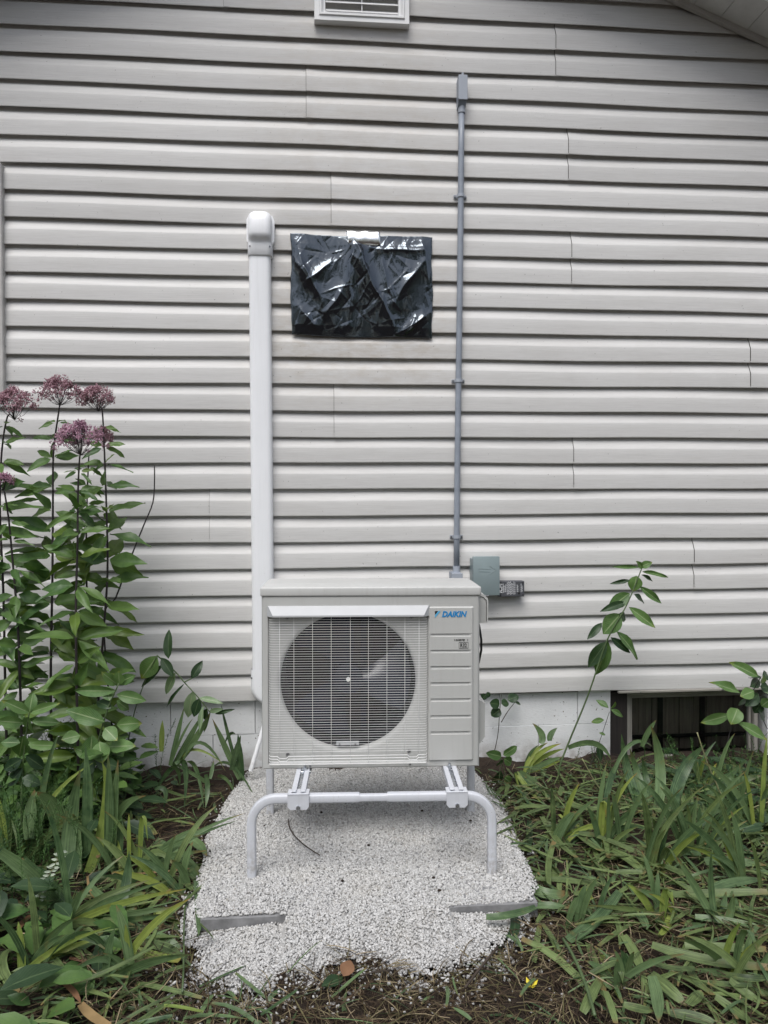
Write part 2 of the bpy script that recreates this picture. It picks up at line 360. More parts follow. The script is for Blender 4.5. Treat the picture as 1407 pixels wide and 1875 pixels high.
# ================================================================== HOUSE
house = empty('house', (0.2, 0.05, 0), 'single storey house gable end clad in beige grey vinyl siding', 'house')
def H(o): o.location = (o.location.x-0.2, o.location.y-0.05, o.location.z); return o
def hb(mb, name, mat, parent=None, **k):
    if parent is None: return H(mb.build(name, mat, house, **k))
    o = mb.build(name, mat, parent, **k); return o
RAKE = 0.387; PEAK_X = 0.20; PEAK_Z = 4.432      # roof slope and ridge on the wall plane
def rake_z(x): return PEAK_Z - RAKE*abs(x-PEAK_X)
XL, XR = -3.3, 3.7
COURSE = 0.127; LIP0 = 0.362
wall = MB()
# the sheathing with the hole of the basement window left below it
wall.prism([(XL, LIP0-0.01), (XR, LIP0-0.01), (XR, rake_z(XR)+0.02), (PEAK_X, PEAK_Z+0.02), (XL, rake_z(XL)+0.02)], 'y', 0.016, 0.16)
wall_o = hb(wall, 'gable_wall', M['sheath'])
# course profile (y outwards is negative): lip, lower face, bend, slanted upper face, tongue behind the next lip
PROF = [(0.0080, 0.0110), (-0.0085, 0.0090), (-0.0130, 0.0), (-0.0150, 0.0003), (-0.0160, 0.0026), (-0.0160, 0.006), (-0.0158, 0.040), (-0.0156, 0.0700), (-0.0149, 0.0735), (-0.0112, 0.081), (-0.0060, 0.093), (-0.0012, 0.1055), (0.0010, 0.1130), (0.0080, 0.1165), (0.0110, 0.146)]
def wob(x, k, z):
    return 0.0016*math.sin(x*2.3+k*1.7) + 0.0010*math.sin(x*5.9+k*2.9)
def panel(k, x0, x1, over=0.0):
    """one vinyl panel: two courses k and k+1 from x0 to x1; over lifts the overlapping end proud of its neighbour"""
    mb = MB(); vs_, fs_, uv = [], [], []; XS = [x0]+([x0+0.03, x0+0.08] if over else [])+list(np.arange(x0+0.16, x1-0.05, 0.16))+[x1]; n = len(XS)-1
    prof = [(y, z) for (y, z) in PROF[:-1]] + [(0.0080, 0.1330), (0.0080, COURSE+0.0110)] + [(y, z+COURSE) for (y, z) in PROF[1:]]
    # the first course's face ends at the second lip's underside, then the second lip comes out
    m = len(prof)
    for i in range(n+1):
        x = float(XS[i])
        for j, (y, z) in enumerate(prof):
            ww = wob(x, k, z); zz = LIP0+k*COURSE+z+ww*1.2+0.0012*math.sin(x*1.1+k)
            bow = 0.0016*math.sin(x*4.1+k*3.3+(z > 0.12)*2)
            lift = -over*math.exp(-((x-x0)/0.05)) if over else 0.0
            xm = PEAK_X+(PEAK_Z-zz)/RAKE+0.03; xn = PEAK_X-(PEAK_Z-zz)/RAKE-0.03
            vs_.append((max(min(x, xm), xn), y+bow*(0.3+0.7*(y < -0.004))+lift, zz))
    for i in range(n):
        for j in range(m-1):
            fs_.append((i*m+j, (i+1)*m+j, (i+1)*m+j+1, i*m+j+1))
    mb.add(vs_, fs_)
    o = mb.build('siding_panel', M['siding'], wall_o, auto=RAD(25))
    return o
SEAM = {26: [-0.427], 24: [1.184], 22: [-0.04], 20: [1.248], 18: [0.077], 16: [1.265], 12: [2.195], 10: [0.086], 8: [1.276], 6: [-0.511], 4: [1.901]}
for k in range(0, 32, 2):
    ztop = LIP0+k*COURSE
    if ztop > PEAK_Z-0.15: break
    lo, hi = XL, XR
    if rake_z(XL) < ztop: lo = PEAK_X-(PEAK_Z-ztop)/RAKE-0.10
    if rake_z(XR) < ztop: hi = PEAK_X+(PEAK_Z-ztop)/RAKE+0.10
    cuts = [lo]+[s for s in SEAM.get(k, []) if lo < s < hi]+[hi]
    for i in range(len(cuts)-1):
        a, b = cuts[i], cuts[i+1]
        if i < len(cuts)-2: panel(k, a, b-0.0015)            # its end shows as a fine dark joint
        else: panel(k, a, b, 0.0042 if i else 0.0)
# bottom edge flashing over the basement window
fl = MB(); fl.box((2.03, -0.012, LIP0-0.008), (1.05, 0.022, 0.012), 0.002); hb(fl, 'flashing', M['tan'])
for xx in (1.62, 2.05):
    s_ = MB(); s_.cyl((xx, -0.025, LIP0-0.008), (0, 1, 0), 0.004, 0.006, 8); hb(s_, 'screw', M['screw'])

# ---- foundation of painted blocks, with the basement window opening
fnd = MB(); fnd.box((-0.92, 0.13, 0.05), (4.76, 0.16, 0.60)); fnd.box((3.05, 0.13, 0.05), (1.46, 0.16, 0.60)); fnd.box((1.9, 0.13, -0.155), (0.9, 0.16, 0.19))
fnd_o = hb(fnd, 'foundation', M['found'])
def block_mesh(w_, h_, seed):
    bm = bmesh.new(); bmesh.ops.create_cube(bm, size=1.0)
    for v in bm.verts: v.co = Vector((v.co.x*w_, v.co.y*0.05, v.co.z*h_*1.004))
    bmesh.ops.bevel(bm, geom=bm.edges[:], offset=0.0018, segments=2, affect='EDGES', profile=0.5)
    return MB().bm(bm)
bmesh_cache = {}
for row, (zc, off) in enumerate(((0.280, 0.0), (0.098, 0.2), (-0.075, 0.0))):
    for i in range(-8, 10):
        xa = i*0.403+off+0.10; xb = xa+0.4005
        if row < 2 or True:
            for (a, b) in ((xa, min(xb, 1.478)), (max(xa, 2.315), xb)):
                if b-a < 0.05: continue
                key = (round(b-a, 3), row)
                h_ = 0.180 if row < 2 else 0.155
                if key not in bmesh_cache: bmesh_cache[key] = block_mesh(b-a, h_, 0).mesh('block', M['found'], False)
                o = bpy.data.objects.new('block', bmesh_cache[key]); link(o, fnd_o); o.location = ((a+b)/2, 0.040+0.0007*((i*7+row*3) % 5), zc)

# ---- basement window
bw = MB()
X0, X1, Z0, Z1 = 1.575, 2.285, -0.045, 0.338
bw.box(((X0+X1)/2, 0.075, Z1-0.012), (X1-X0, 0.05, 0.022), 0.003); bw.box(((X0+X1)/2, 0.075, Z0+0.012), (X1-X0, 0.05, 0.022), 0.003)
bw.box((X0+0.011, 0.075, (Z0+Z1)/2), (0.022, 0.048, Z1-Z0-0.046), 0.003); bw.box((X1-0.011, 0.075, (Z0+Z1)/2), (0.022, 0.048, Z1-Z0-0.046), 0.003)
bwin = hb(bw, 'basement_window', M['tan'])
s2 = MB(); a, b, c, d = X0+0.026, X1-0.026, Z0+0.026, Z1-0.026
for (cx, cz, wx, wz) in (((a+b)/2, d-0.007, b-a, 0.014), ((a+b)/2, c+0.007, b-a, 0.014), (a+0.007, (c+d)/2, 0.014, d-c-0.03), (b-0.007, (c+d)/2, 0.014, d-c-0.03)): s2.box((cx, 0.085, cz), (wx, 0.03, wz), 0.002)
hb(s2, 'sash', M['tan'], bwin)
pn = MB(); pn.box(((a+b)/2, 0.090, (c+d)/2), (b-a-0.02, 0.004, d-c-0.02)); hb(pn, 'pane', M['glass'], bwin)
for xx in (1.79, 2.02): m_ = MB(); m_.box((xx, 0.125, (c+d)/2), (0.026, 0.014, d-c), 0.002); hb(m_, 'mullion', M['darkwood'], bwin)
m_ = MB(); m_.box(((a+b)/2, 0.108, 0.085), (b-a, 0.012, 0.018), 0.002); hb(m_, 'rail', M['darkwood'], bwin)
for i in range(9):
    m_ = MB(); m_.box((a+0.037+i*0.0745, 0.136+0.004*(i % 2), (c+d)/2), (0.072, 0.010, d-c+0.03), 0.003); hb(m_, 'panel_board', M['curtain'], bwin)
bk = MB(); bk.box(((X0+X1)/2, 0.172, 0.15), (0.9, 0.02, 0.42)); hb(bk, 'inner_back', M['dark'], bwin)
jb = MB(); jb.box((1.527, 0.052, 0.145), (0.090, 0.05, 0.40), 0.004); hb(jb, 'jamb_board', M['darkwood'])
sl_ = MB(); sl_.box((1.90, 0.045, Z0-0.018), (0.83, 0.09, 0.032), 0.004); hb(sl_, 'window_sill', M['sill'])

# ---- window whose casing just enters the picture on the left
wl = MB(); WX = -1.440
wl.box((WX-0.028, -0.016, 2.345), (0.056, 0.055, 1.08), 0.004); wl.box((WX-0.95, -0.016, 2.345), (0.056, 0.055, 1.08), 0.004)
wl.box((WX-0.489, -0.016, 2.857), (0.862, 0.053, 0.056), 0.004); wl.box((WX-0.489, -0.016, 1.833), (0.862, 0.053, 0.056), 0.004)
lwin = hb(wl, 'side_window', M['trim'])
p_ = MB(); p_.box((WX-0.489, 0.0, 2.345), (0.862, 0.006, 0.97)); hb(p_, 'pane', M['glass'], lwin)
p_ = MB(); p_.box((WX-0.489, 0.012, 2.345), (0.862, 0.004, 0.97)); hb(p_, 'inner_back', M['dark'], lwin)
p_ = MB(); p_.box((WX-0.489, -0.006, 2.345), (0.862, 0.02, 0.04), 0.003); hb(p_, 'sash_rail', M['vent'], lwin)

# ---- gable vent
VX0, VX1, VZ0, VZ1 = 0.000, 0.454, 3.600, 4.11
vt = MB()
def ring(mb, x0, x1, z0, z1, steps):
    """nested rectangles (inset, y) joined by quads: a moulded frame"""
    vs_, fs_ = [], []
    for (ins, y) in steps: vs_ += [(x0+ins, y, z0+ins), (x1-ins, y, z0+ins), (x1-ins, y, z1-ins), (x0+ins, y, z1-ins)]
    for i in range(len(steps)-1):
        for k in range(4): fs_.append((i*4+k, i*4+(k+1) % 4, i*4+4+(k+1) % 4, i*4+4+k))
    mb.add(vs_, fs_)
ring(vt, VX0, VX1, VZ0, VZ1, [(0, 0.0), (0, -0.052), (0.002, -0.056), (0.022, -0.056), (0.026, -0.062), (0.034, -0.062), (0.040, -0.050), (0.046, -0.046), (0.052, -0.046), (0.054, -0.01)])
vent = hb(vt, 'gable_vent', M['vent'])
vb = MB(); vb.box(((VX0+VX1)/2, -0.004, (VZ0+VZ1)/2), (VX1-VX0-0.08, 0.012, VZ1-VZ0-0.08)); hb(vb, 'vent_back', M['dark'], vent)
for i in range(11):
    zz = VZ0+0.062+i*0.040
    v_ = MB(); v_.prism([(-0.050, zz-0.012), (-0.047, zz-0.013), (-0.016, zz+0.016), (-0.019, zz+0.017)], 'x', VX0+0.054, VX1-0.054); hb(v_, 'slat', M['vent'], vent)
v_ = MB(); v_.box(((VX0+VX1)/2, -0.030, (VZ0+VZ1)/2), (0.004, 0.028, VZ1-VZ0-0.11)); hb(v_, 'mullion', M['vent'], vent)

# ---- roof: two rake overhangs with soffit boards, fascia and shingled deck
OVER = 0.27
rf = MB()
for sgn, xe in ((1, XR+0.3), (-1, XL-0.3)):
    z_e = rake_z(xe)
    pts = [(PEAK_X, PEAK_Z+0.02), (xe, z_e+0.02), (xe, z_e+0.17), (PEAK_X, PEAK_Z+0.17)]
    if sgn < 0: pts = pts[::-1]
    rf.prism(pts, 'y', -OVER, 3.5)
roof = hb(rf, 'roof', M['roof'])
ang = math.atan(RAKE)
for sgn in (1, -1):
    n = 26; L = 3.6/math.cos(ang)
    for i in range(n):
        s0 = i*0.150; s1 = s0+0.147
        q = MB()
        def P(s, y, t): return (PEAK_X+sgn*s*math.cos(ang)+sgn*t*math.sin(ang)*0, y, PEAK_Z-s*math.sin(ang)+t)
        v8 = [P(s, y, t) for s in (s0, s1) for y in (-OVER+0.02, -0.018) for t in (-0.004, 0.014)]
        q.add(v8, [(0, 1, 3, 2), (4, 6, 7, 5), (0, 4, 5, 1), (2, 3, 7, 6), (0, 2, 6, 4), (1, 5, 7, 3)])
        hb(q, 'soffit_panel', M['soffit'], roof)
    for (y0, y1, t0, t1, nm, mt) in ((-0.040, -0.019, -0.030, -0.002, 'soffit_trim', 'trim'), (-OVER-0.02, -OVER, -0.03, 0.17, 'fascia_board', 'vent')):
        q = MB(); v8 = [P(s, y, t) for s in (0.0, 3.9) for y in (y0, y1) for t in (t0, t1)]
        q.add(v8, [(0, 1, 3, 2), (4, 6, 7, 5), (0, 4, 5, 1), (2, 3, 7, 6), (0, 2, 6, 4), (1, 5, 7, 3)]); hb(q, nm, M[mt], roof)
# children of parts keep world coordinates: parts sit at the house's inverse offset already

# ================================================================== GRAVEL AND PAVERS
POLY = [(-0.373, -0.276), (-0.40, -0.50), (-0.446, -0.764), (-0.41, -0.95), (-0.43, -1.20), (-0.426, -1.367), (-0.35, -1.614), (-0.166, -1.701), (0.00, -1.640), (0.09, -1.60), (0.16, -1.60), (0.26, -1.665), (0.455, -1.615), (0.607, -1.521), (0.720, -1.283), (0.742, -1.10), (0.750, -0.972), (0.785, -0.685), (0.800, -0.456), (0.79, -0.187), (0.70, -0.02), (-0.30, -0.02), (-0.343, -0.075)]
PP = np.array(POLY)
def inside(x, y):
    r_ = np.zeros(len(x), bool); j = len(PP)-1
    for i in range(len(PP)):
        xi, yi = PP[i]; xj, yj = PP[j]
        c = ((yi > y) != (yj > y)) & (x < (xj-xi)*(y-yi)/(yj-yi+1e-12)+xi); r_ ^= c; j = i
    return r_
def edge_dist(x, y):
    d = np.full(len(x), 9.0); q = np.stack([x, y], 1)
    for i in range(len(PP)):
        a = PP[i]; b = PP[(i+1) % len(PP)]; ab = b-a
        t = np.clip(((q-a)@ab)/(ab@ab), 0, 1); d = np.minimum(d, np.linalg.norm(q-(a+t[:, None]*ab), axis=1))
    return d
PAV_TOP = 0.0475; PAV_F = -1.372
def sst(x, a, b): t = np.clip((x-a)/(b-a), 0, 1); return t*t*(3-2*t)
def gravel_h(x, y):
    x = np.asarray(x, float); y = np.asarray(y, float)
    lev = 0.050*np.ones_like(x)
    lev = lev*sst(x, -0.47, -0.37)*0.9+0.005+lev*0*x
    lev = lev*(1-0.85*sst(x, 0.70, 0.80))
    lev = lev-0.018*sst(y, -0.55, -0.15)
    c = 0.006+0.012*sst(x, -0.34, -0.14)+0.032*sst(x, -0.108, -0.092)                     # gravel banked against the front of the pavers
    c = np.where(x > 0.2, 0.050-0.026*sst(x, 0.400, 0.414)-0.010*sst(x, 0.44, 0.64), c)
    t = np.clip((PAV_F-y)/0.27, 0, 1)
    front = c*(1-t*t*(3-2*t))+0.004
    z = np.where(y > PAV_F, lev, front)
    out = (x < -0.362) | (x > 0.694); bl = sst(y, PAV_F-0.08, PAV_F+0.10); z = np.where(out, front*(1-bl)+lev*bl, z)
    return z+0.004*np.sin(x*13+1)*np.sin(y*11)
def paver(label, x0, x1):
    p = MB(); p.box(((x0+x1)/2, PAV_F+0.20, PAV_TOP-0.025), (x1-x0, 0.40, 0.05), 0.003, 1)
    return tag(p.build('concrete_paver', M['concrete']), label, 'paver', 'concrete pavers under the gravel')
paver('grey concrete paver edge showing at the front left of the white gravel', -0.362, 0.040)
paver('grey concrete paver edge showing at the front right of the white gravel', 0.292, 0.694)
# bed sheet under the stones, its colour darkened for the shade in their gaps
gxs = np.arange(-0.48, 0.86, 0.02); gys = np.arange(-1.72, 0.0, 0.02); gx, gy = np.meshgrid(gxs, gys)
ok = (inside(gx.ravel(), gy.ravel()) & (edge_dist(gx.ravel(), gy.ravel()) > 0.03)).reshape(gx.shape)
bedz = gravel_h(gx, gy)-0.0035-0.02*((gx < -0.362) | (gx > 0.694))
onp = (gy > PAV_F+0.012)
bedz = np.where(onp, np.maximum(bedz, -1), bedz)
mb = MB(); nx = len(gxs)
fs_ = [(j*nx+i, j*nx+i+1, (j+1)*nx+i+1, (j+1)*nx+i) for j in range(len(gys)-1) for i in range(nx-1) if ok[j, i] and ok[j, i+1] and ok[j+1, i] and ok[j+1, i+1] and not (gys[j] < PAV_F+0.012 < gys[j+1])]
mb.add(np.stack([gx, gy, bedz], -1).reshape(-1, 3), fs_)
bed = mb.build('gravel_bed', M['gravel_bed'], smooth=True); tag(bed, 'white sheet beneath the loose marble chips, darkened for the shade between them', 'gravel', kind='stuff')

def stones(n_target, region, zf, smin, smax, seed):
    """n crushed marble chips: jittered icosahedra, flattened and turned at random"""
    rg = np.random.default_rng(seed); x, y = region(rg, n_target); n = len(x)
    ph = (1+5**0.5)/2
    ico = np.array([(-1, ph, 0), (1, ph, 0), (-1, -ph, 0), (1, -ph, 0), (0, -1, ph), (0, 1, ph), (0, -1, -ph), (0, 1, -ph), (ph, 0, -1), (ph, 0, 1), (-ph, 0, -1), (-ph, 0, 1)])/1.902
    fi = np.array([(0, 11, 5), (0, 5, 1), (0, 1, 7), (0, 7, 10), (0, 10, 11), (1, 5, 9), (5, 11, 4), (11, 10, 2), (10, 7, 6), (7, 1, 8), (3, 9, 4), (3, 4, 2), (3, 2, 6), (3, 6, 8), (3, 8, 9), (4, 9, 5), (2, 4, 11), (6, 2, 10), (8, 6, 7), (9, 8, 1)])
    v = ico[None]*(1+rg.uniform(-0.34, 0.34, (n, 12, 1)))
    s = (smin+(smax-smin)*rg.beta(1.6, 2.4, n))/2
    v = v*(s[:, None, None]*np.stack([rg.uniform(0.8, 1.35, n), rg.uniform(0.75, 1.15, n), rg.uniform(0.55, 0.9, n)], -1)[:, None, :])
    q = rg.normal(size=(n, 4)); q[:, 1:3] *= 0.55; q /= np.linalg.norm(q, axis=1)[:, None]; a, b, c, d = q.T
    R = np.stack([np.stack([1-2*(c*c+d*d), 2*(b*c-a*d), 2*(b*d+a*c)], -1), np.stack([2*(b*c+a*d), 1-2*(b*b+d*d), 2*(c*d-a*b)], -1), np.stack([2*(b*d-a*c), 2*(c*d+a*b), 1-2*(b*b+c*c)], -1)], 1)
    v = np.einsum('nij,nkj->nki', R, v)
    z = zf(x, y)+rg.uniform(-0.4, 0.6, n)*s
    v += np.stack([x, y, z], -1)[:, None, :]
    faces = (fi[None]+12*np.arange(n)[:, None, None]).reshape(-1, 3)
    me = bpy.data.meshes.new('marble_gravel'); me.vertices.add(n*12); me.vertices.foreach_set('co', v.reshape(-1).astype(np.float32))
    me.loops.add(len(faces)*3); me.loops.foreach_set('vertex_index', faces.reshape(-1).astype(np.int32))
    me.polygons.add(len(faces)); me.polygons.foreach_set('loop_start', np.arange(0, len(faces)*3, 3, dtype=np.int32))
    me.update(calc_edges=True)
    at_ = me.attributes.new('rnd', 'FLOAT', 'POINT'); at_.data.foreach_set('value', np.repeat(rg.random(n), 12).astype(np.float32))
    me.materials.append(M['gravel']); return me
def reg_main(rg, n):
    x = rg.uniform(-0.47, 0.85, int(n*1.75)); y = rg.uniform(-1.76, -0.01, int(n*1.75))
    ins = inside(x, y); d = edge_dist(x, y)
    nz = np.sin(x*17+y*5)*np.sin(y*19+1)*0.02
    keep = (ins & ((d > 0.035+nz) | (rg.random(len(x)) < 0.28+d*20))) | (~ins & (rg.random(len(x)) < 0.06*np.exp(-np.maximum(d, 0)/0.03)))
    keep &= (y > -1.45) | (rg.random(len(x)) < np.clip((d*ins)/0.10+0.10+0.25*np.sin(x*31)*np.sin(y*27), 0.05, 1))
    keep &= ~((y < PAV_F+0.006) & (y > PAV_F-0.004) & (((x < -0.12) & (x > -0.362)) | ((x > 0.42) & (x < 0.694))))
    keep &= ~((np.abs(x-0.115)/0.10)**2+((y+1.62)/0.07)**2 < 1) | (rg.random(len(x)) < 0.06)
    return x[keep][:n], y[keep][:n]
def zmain(x, y):
    return np.where(inside(x, y), gravel_h(x, y), soil_h(x, y)+0.004)
g1 = bpy.data.objects.new('marble_gravel', stones(88000, reg_main, zmain, 0.0045, 0.0118, 3)); link(g1)
tag(g1, 'white crushed marble gravel spread under the heat pump', 'gravel', kind='stuff')
def reg_far(rg, n):
    t = rg.uniform(0, 1, n); x = -0.45+t*1.3; y = -1.68-np.abs(rg.normal(0, 0.07, n)); keep = rg.random(n) < 0.3+0.7*np.exp(-((x+0.2)/0.2)**2)+0.5*np.exp(-((x-0.42)/0.12)**2)
    y2 = np.where(x > 0.30, y+0.06, y)
    return x[keep], y2[keep]
g2 = bpy.data.objects.new('stray_gravel', stones(330, reg_far, lambda x, y: soil_h(x, y)+0.004, 0.007, 0.014, 5)); link(g2)
tag(g2, 'loose white chips scattered on the soil in front of the gravel', 'gravel', kind='stuff')
def reg_edge(rg, n):
    x = rg.uniform(-0.55, 0.95, n*14); y = rg.uniform(-1.86, -0.9, n*14); ins = inside(x, y); dd = edge_dist(x, y)
    side = np.where(y < -1.45, 1.0, 0.35); clump = 0.5+0.5*np.sin(x*23+1)*np.sin(y*29+x*11)
    keep = ~ins & (rg.random(len(x)) < side*(0.25+0.75*clump)*np.exp(-dd/0.035)) | (ins & (dd < 0.05) & (rg.random(len(x)) < 0.5*side))
    return x[keep][:n], y[keep][:n]
g3 = bpy.data.objects.new('gravel_fringe', stones(1500, reg_edge, lambda x, y: soil_h(x, y)+0.005, 0.006, 0.0145, 9)); link(g3)
tag(g3, 'thinning fringe of white chips around the gravel', 'gravel', kind='stuff')
# ---- trees added out of view behind the camera, to darken reflections and low sky
tr_ = random.Random(5); mb = MB()
for i in range(15):
    cx0, cy0 = -21+i*3.0+tr_.uniform(-0.8, 0.8), -19+tr_.uniform(-2.5, 2.5); hh = tr_.uniform(7.5, 11.5); rw = tr_.uniform(2.0, 2.9)
    mb.tube([(cx0, cy0, 0), (cx0+0.1, cy0, hh*0.5), (cx0, cy0+0.1, hh*0.9)], [0.22, 0.14, 0.04], 7, r=0.1)
    for k in range(520):
        d = Vector((tr_.gauss(0, 1), tr_.gauss(0, 1), tr_.gauss(0, 1))).normalized()*tr_.uniform(0.45, 1.0)
        p = Vector((cx0+d.x*rw, cy0+d.y*rw, hh*0.56+d.z*hh*0.44)); a = Vector((tr_.gauss(0, 1), tr_.gauss(0, 1), tr_.gauss(0, 1))).normalized(); b_ = a.orthogonal().normalized(); s_ = tr_.uniform(0.18, 0.42)
        mb.add([p, p+a*s_+b_*s_*0.45, p+a*s_*2, p+a*s_-b_*s_*0.45], [(0, 1, 2, 3)], r=tr_.random())
tag(mb.build('added_reflection_trees', M['milk_dark']), 'unseen leafy trees added behind the viewer for dark reflections', 'trees', kind='stuff')
# ================================================================== HEAT PUMP
ROTZ = RAD(-2.6)
hp = empty('heat_pump', (0.201, -0.795, 0.342), 'ivory outdoor heat pump unit with round fan behind wire grille', 'heat pump', rot=(0, RAD(0.25), ROTZ))
S_ = 0.00199
def UX(px): return (px-680.5)*S_
def UZ(py): return (1412-py)*S_
W2, D2, HH = 0.400, 0.150, 0.632
GX0, GX1, GZ0, GZ1 = UX(491), UX(786), UZ(1404), UZ(1121)
cs = MB()
# shell: sides, back, bottom as thin plates; front frame with the grille opening
st = [(0.0, D2), (0.0, -D2+0.012), (0.003, -D2+0.004), (0.010, -D2)]
vs_, fs_ = [], []
for ins, y in st: vs_ += [(-W2+ins, y, ins*0.6), (W2-ins, y, ins*0.6), (W2-ins, y, HH), (-W2+ins, y, HH)]
for i in range(3):
    for k in range(4): fs_.append((i*4+k, i*4+(k+1) % 4, i*4+4+(k+1) % 4, i*4+4+k))
b = len(vs_)
vs_ += [(GX0, -D2, GZ0), (GX1, -D2, GZ0), (GX1, -D2, GZ1), (GX0, -D2, GZ1)]
for k in range(4): fs_.append((12+k, 12+(k+1) % 4, b+(k+1) % 4, b+k))
vs_ += [(GX0+0.003, -D2+0.010, GZ0+0.003), (GX1-0.003, -D2+0.010, GZ0+0.003), (GX1-0.003, -D2+0.010, GZ1-0.003), (GX0+0.003, -D2+0.010, GZ1-0.003)]
for k in range(4): fs_.append((b+k, b+(k+1) % 4, b+4+(k+1) % 4, b+4+k))
fs_.append((0, 3, 2, 1))
cs.add(vs_, fs_)
casing = cs.build('casing', M['casing'], hp, auto=RAD(40))
# recessed front plate with the flared round fan opening
CX, CZ, CR = UX(640)-0.004, UZ(1252), 0.249
cn = [math.atan2(GZ0-CZ, GX0-CX), math.atan2(GZ0-CZ, GX1-CX), math.atan2(GZ1-CZ, GX1-CX), math.atan2(GZ1-CZ, GX0-CX)]
th = sorted(list(np.linspace(-math.pi, math.pi, 96, endpoint=False))+cn)
def rectpt(t):
    c, s = math.cos(t), math.sin(t); k = 9
    if c > 1e-9: k = min(k, (GX1-CX)/c)
    if c < -1e-9: k = min(k, (GX0-CX)/c)
    if s > 1e-9: k = min(k, (GZ1-CZ)/s)
    if s < -1e-9: k = min(k, (GZ0-CZ)/s)
    return CX+c*k, CZ+s*k
vs_, fs_ = [], []; N = len(th); yb = -D2+0.010
rings = [None, (CR+0.034, yb), (CR+0.030, yb+0.0015), (CR+0.022, yb+0.002), (CR+0.010, yb+0.004), (CR+0.003, yb+0.010), (CR, yb+0.020), (CR, yb+0.024)]
for rr in rings:
    for t in th:
        if rr is None: x, z = rectpt(t); y = yb
        else:
            x0, z0 = rectpt(t); lim = math.hypot(x0-CX, z0-CZ)*0.995; q = min(rr[0], lim); x, y, z = CX+math.cos(t)*q, rr[1], CZ+math.sin(t)*q
        vs_.append((x, y, z))
for i in range(len(rings)-1):
    for k in range(N): fs_.append((i*N+k, i*N+(k+1) % N, (i+1)*N+(k+1) % N, (i+1)*N+k))
fp = MB(); fp.add(vs_, fs_); fp.build('fan_shroud', M['casing'], hp, auto=RAD(35))
bl_ = MB(); bl_.tube([(CX, yb+0.022, CZ), (CX, 0.112, CZ)], CR+0.001, 64, caps=False); bl_.build('fan_barrel', M['fin'], hp, smooth=True)  # barrel coloured near black: the shade inside the fan opening is in its colour
# lid
ld = MB(); ld.box((0, 0, HH+0.018), (2*W2+0.008, 2*D2+0.010, 0.034), 0.006, 3); ld.build('lid', M['lid'], hp, auto=RAD(50))
sm = MB(); sm.box((0, 0.002, HH-0.0005), (2*W2-0.006, 2*D2-0.008, 0.005)); sm.build('lid_seam', M['ink'], hp)
# fan, hub, coil
fan = MB(); fan.cyl((CX, -0.065, CZ), (0, 1, 0), 0.055, 0.075, 28)
fan_o = fan.build('fan', M['fan'], hp, auto=RAD(40))
for i in range(3):
    q = MB(); vs_, fs_ = [], []
    for a in range(11):
        for r_ in range(7):
            rr = 0.05+(CR-0.012-0.05)*r_/6; sweep = (a/10-0.5)*RAD(64)+0.25*r_/6; t = RAD(120*i-14)+sweep
            vs_.append((CX+rr*math.cos(t), -0.035+0.075*(a/10-0.5)*(0.45+0.55*r_/6)-0.012*math.sin(math.pi*a/10), CZ+rr*math.sin(t)))
    for a in range(10):
        for r_ in range(6): fs_.append((a*7+r_, a*7+r_+1, (a+1)*7+r_+1, (a+1)*7+r_))
    q.add(vs_, fs_); q.build('blade', M['fan'], fan_o, smooth=True)
q = MB(); q.cyl((CX, -0.106, CZ), (0, 1, 0), 0.008, 0.010, 12); q.build('hub_cap', M['wire'], fan_o)
co = MB(); co.box((CX, 0.125, 0.31), (0.60, 0.02, 0.58)); co.build('coil', M['fin'], hp)
for xx in (UX(606), UX(668)): q = MB(); q.box((xx, 0.075, CZ), (0.022, 0.012, 0.56), 0.002); q.build('motor_bracket', M['fan'], hp)
q = MB(); q.box((UX(637), yb-0.001+0.004, UZ(1367)), (0.084, 0.006, 0.016), 0.002)
lab = q.build('guard_clip', M['deflector'], hp)
for xx in (622, 651): q = MB(); q.cyl((UX(xx), yb-0.002, UZ(1368)), (0, 1, 0), 0.004, 0.004, 10); q.build('screw', M['screw'], lab)
# wire grille
gr = MB(); gr.box(((GX0+GX1)/2, yb-0.0012, GZ0+0.004), (GX1-GX0-0.012, 0.002, 0.004)); grille = gr.build('grille', M['wire'], hp)
YF = -D2-0.013
def hwire(xa, xb):
    e = 0.020
    return [(xa, yb, 0), (xa+0.001, YF+0.012, 0), (xa+0.006, YF+0.003, 0), (xa+e, YF, 0), (xb-e, YF, 0), (xb-0.006, YF+0.003, 0), (xb-0.001, YF+0.012, 0), (xb, yb, 0)]
hw = MB(); hw.tube(hwire(GX0+0.004, GX1-0.004), 0.00068, 5); hwm = hw.mesh('wire', M['wire'], True)
nW = 56; zt = UZ(1131); zb_ = GZ0+0.052
for i in range(nW):
    o = bpy.data.objects.new('wire', hwm); link(o, grille); o.location = (0, 0, zb_+(zt-zb_)*i/(nW-1))
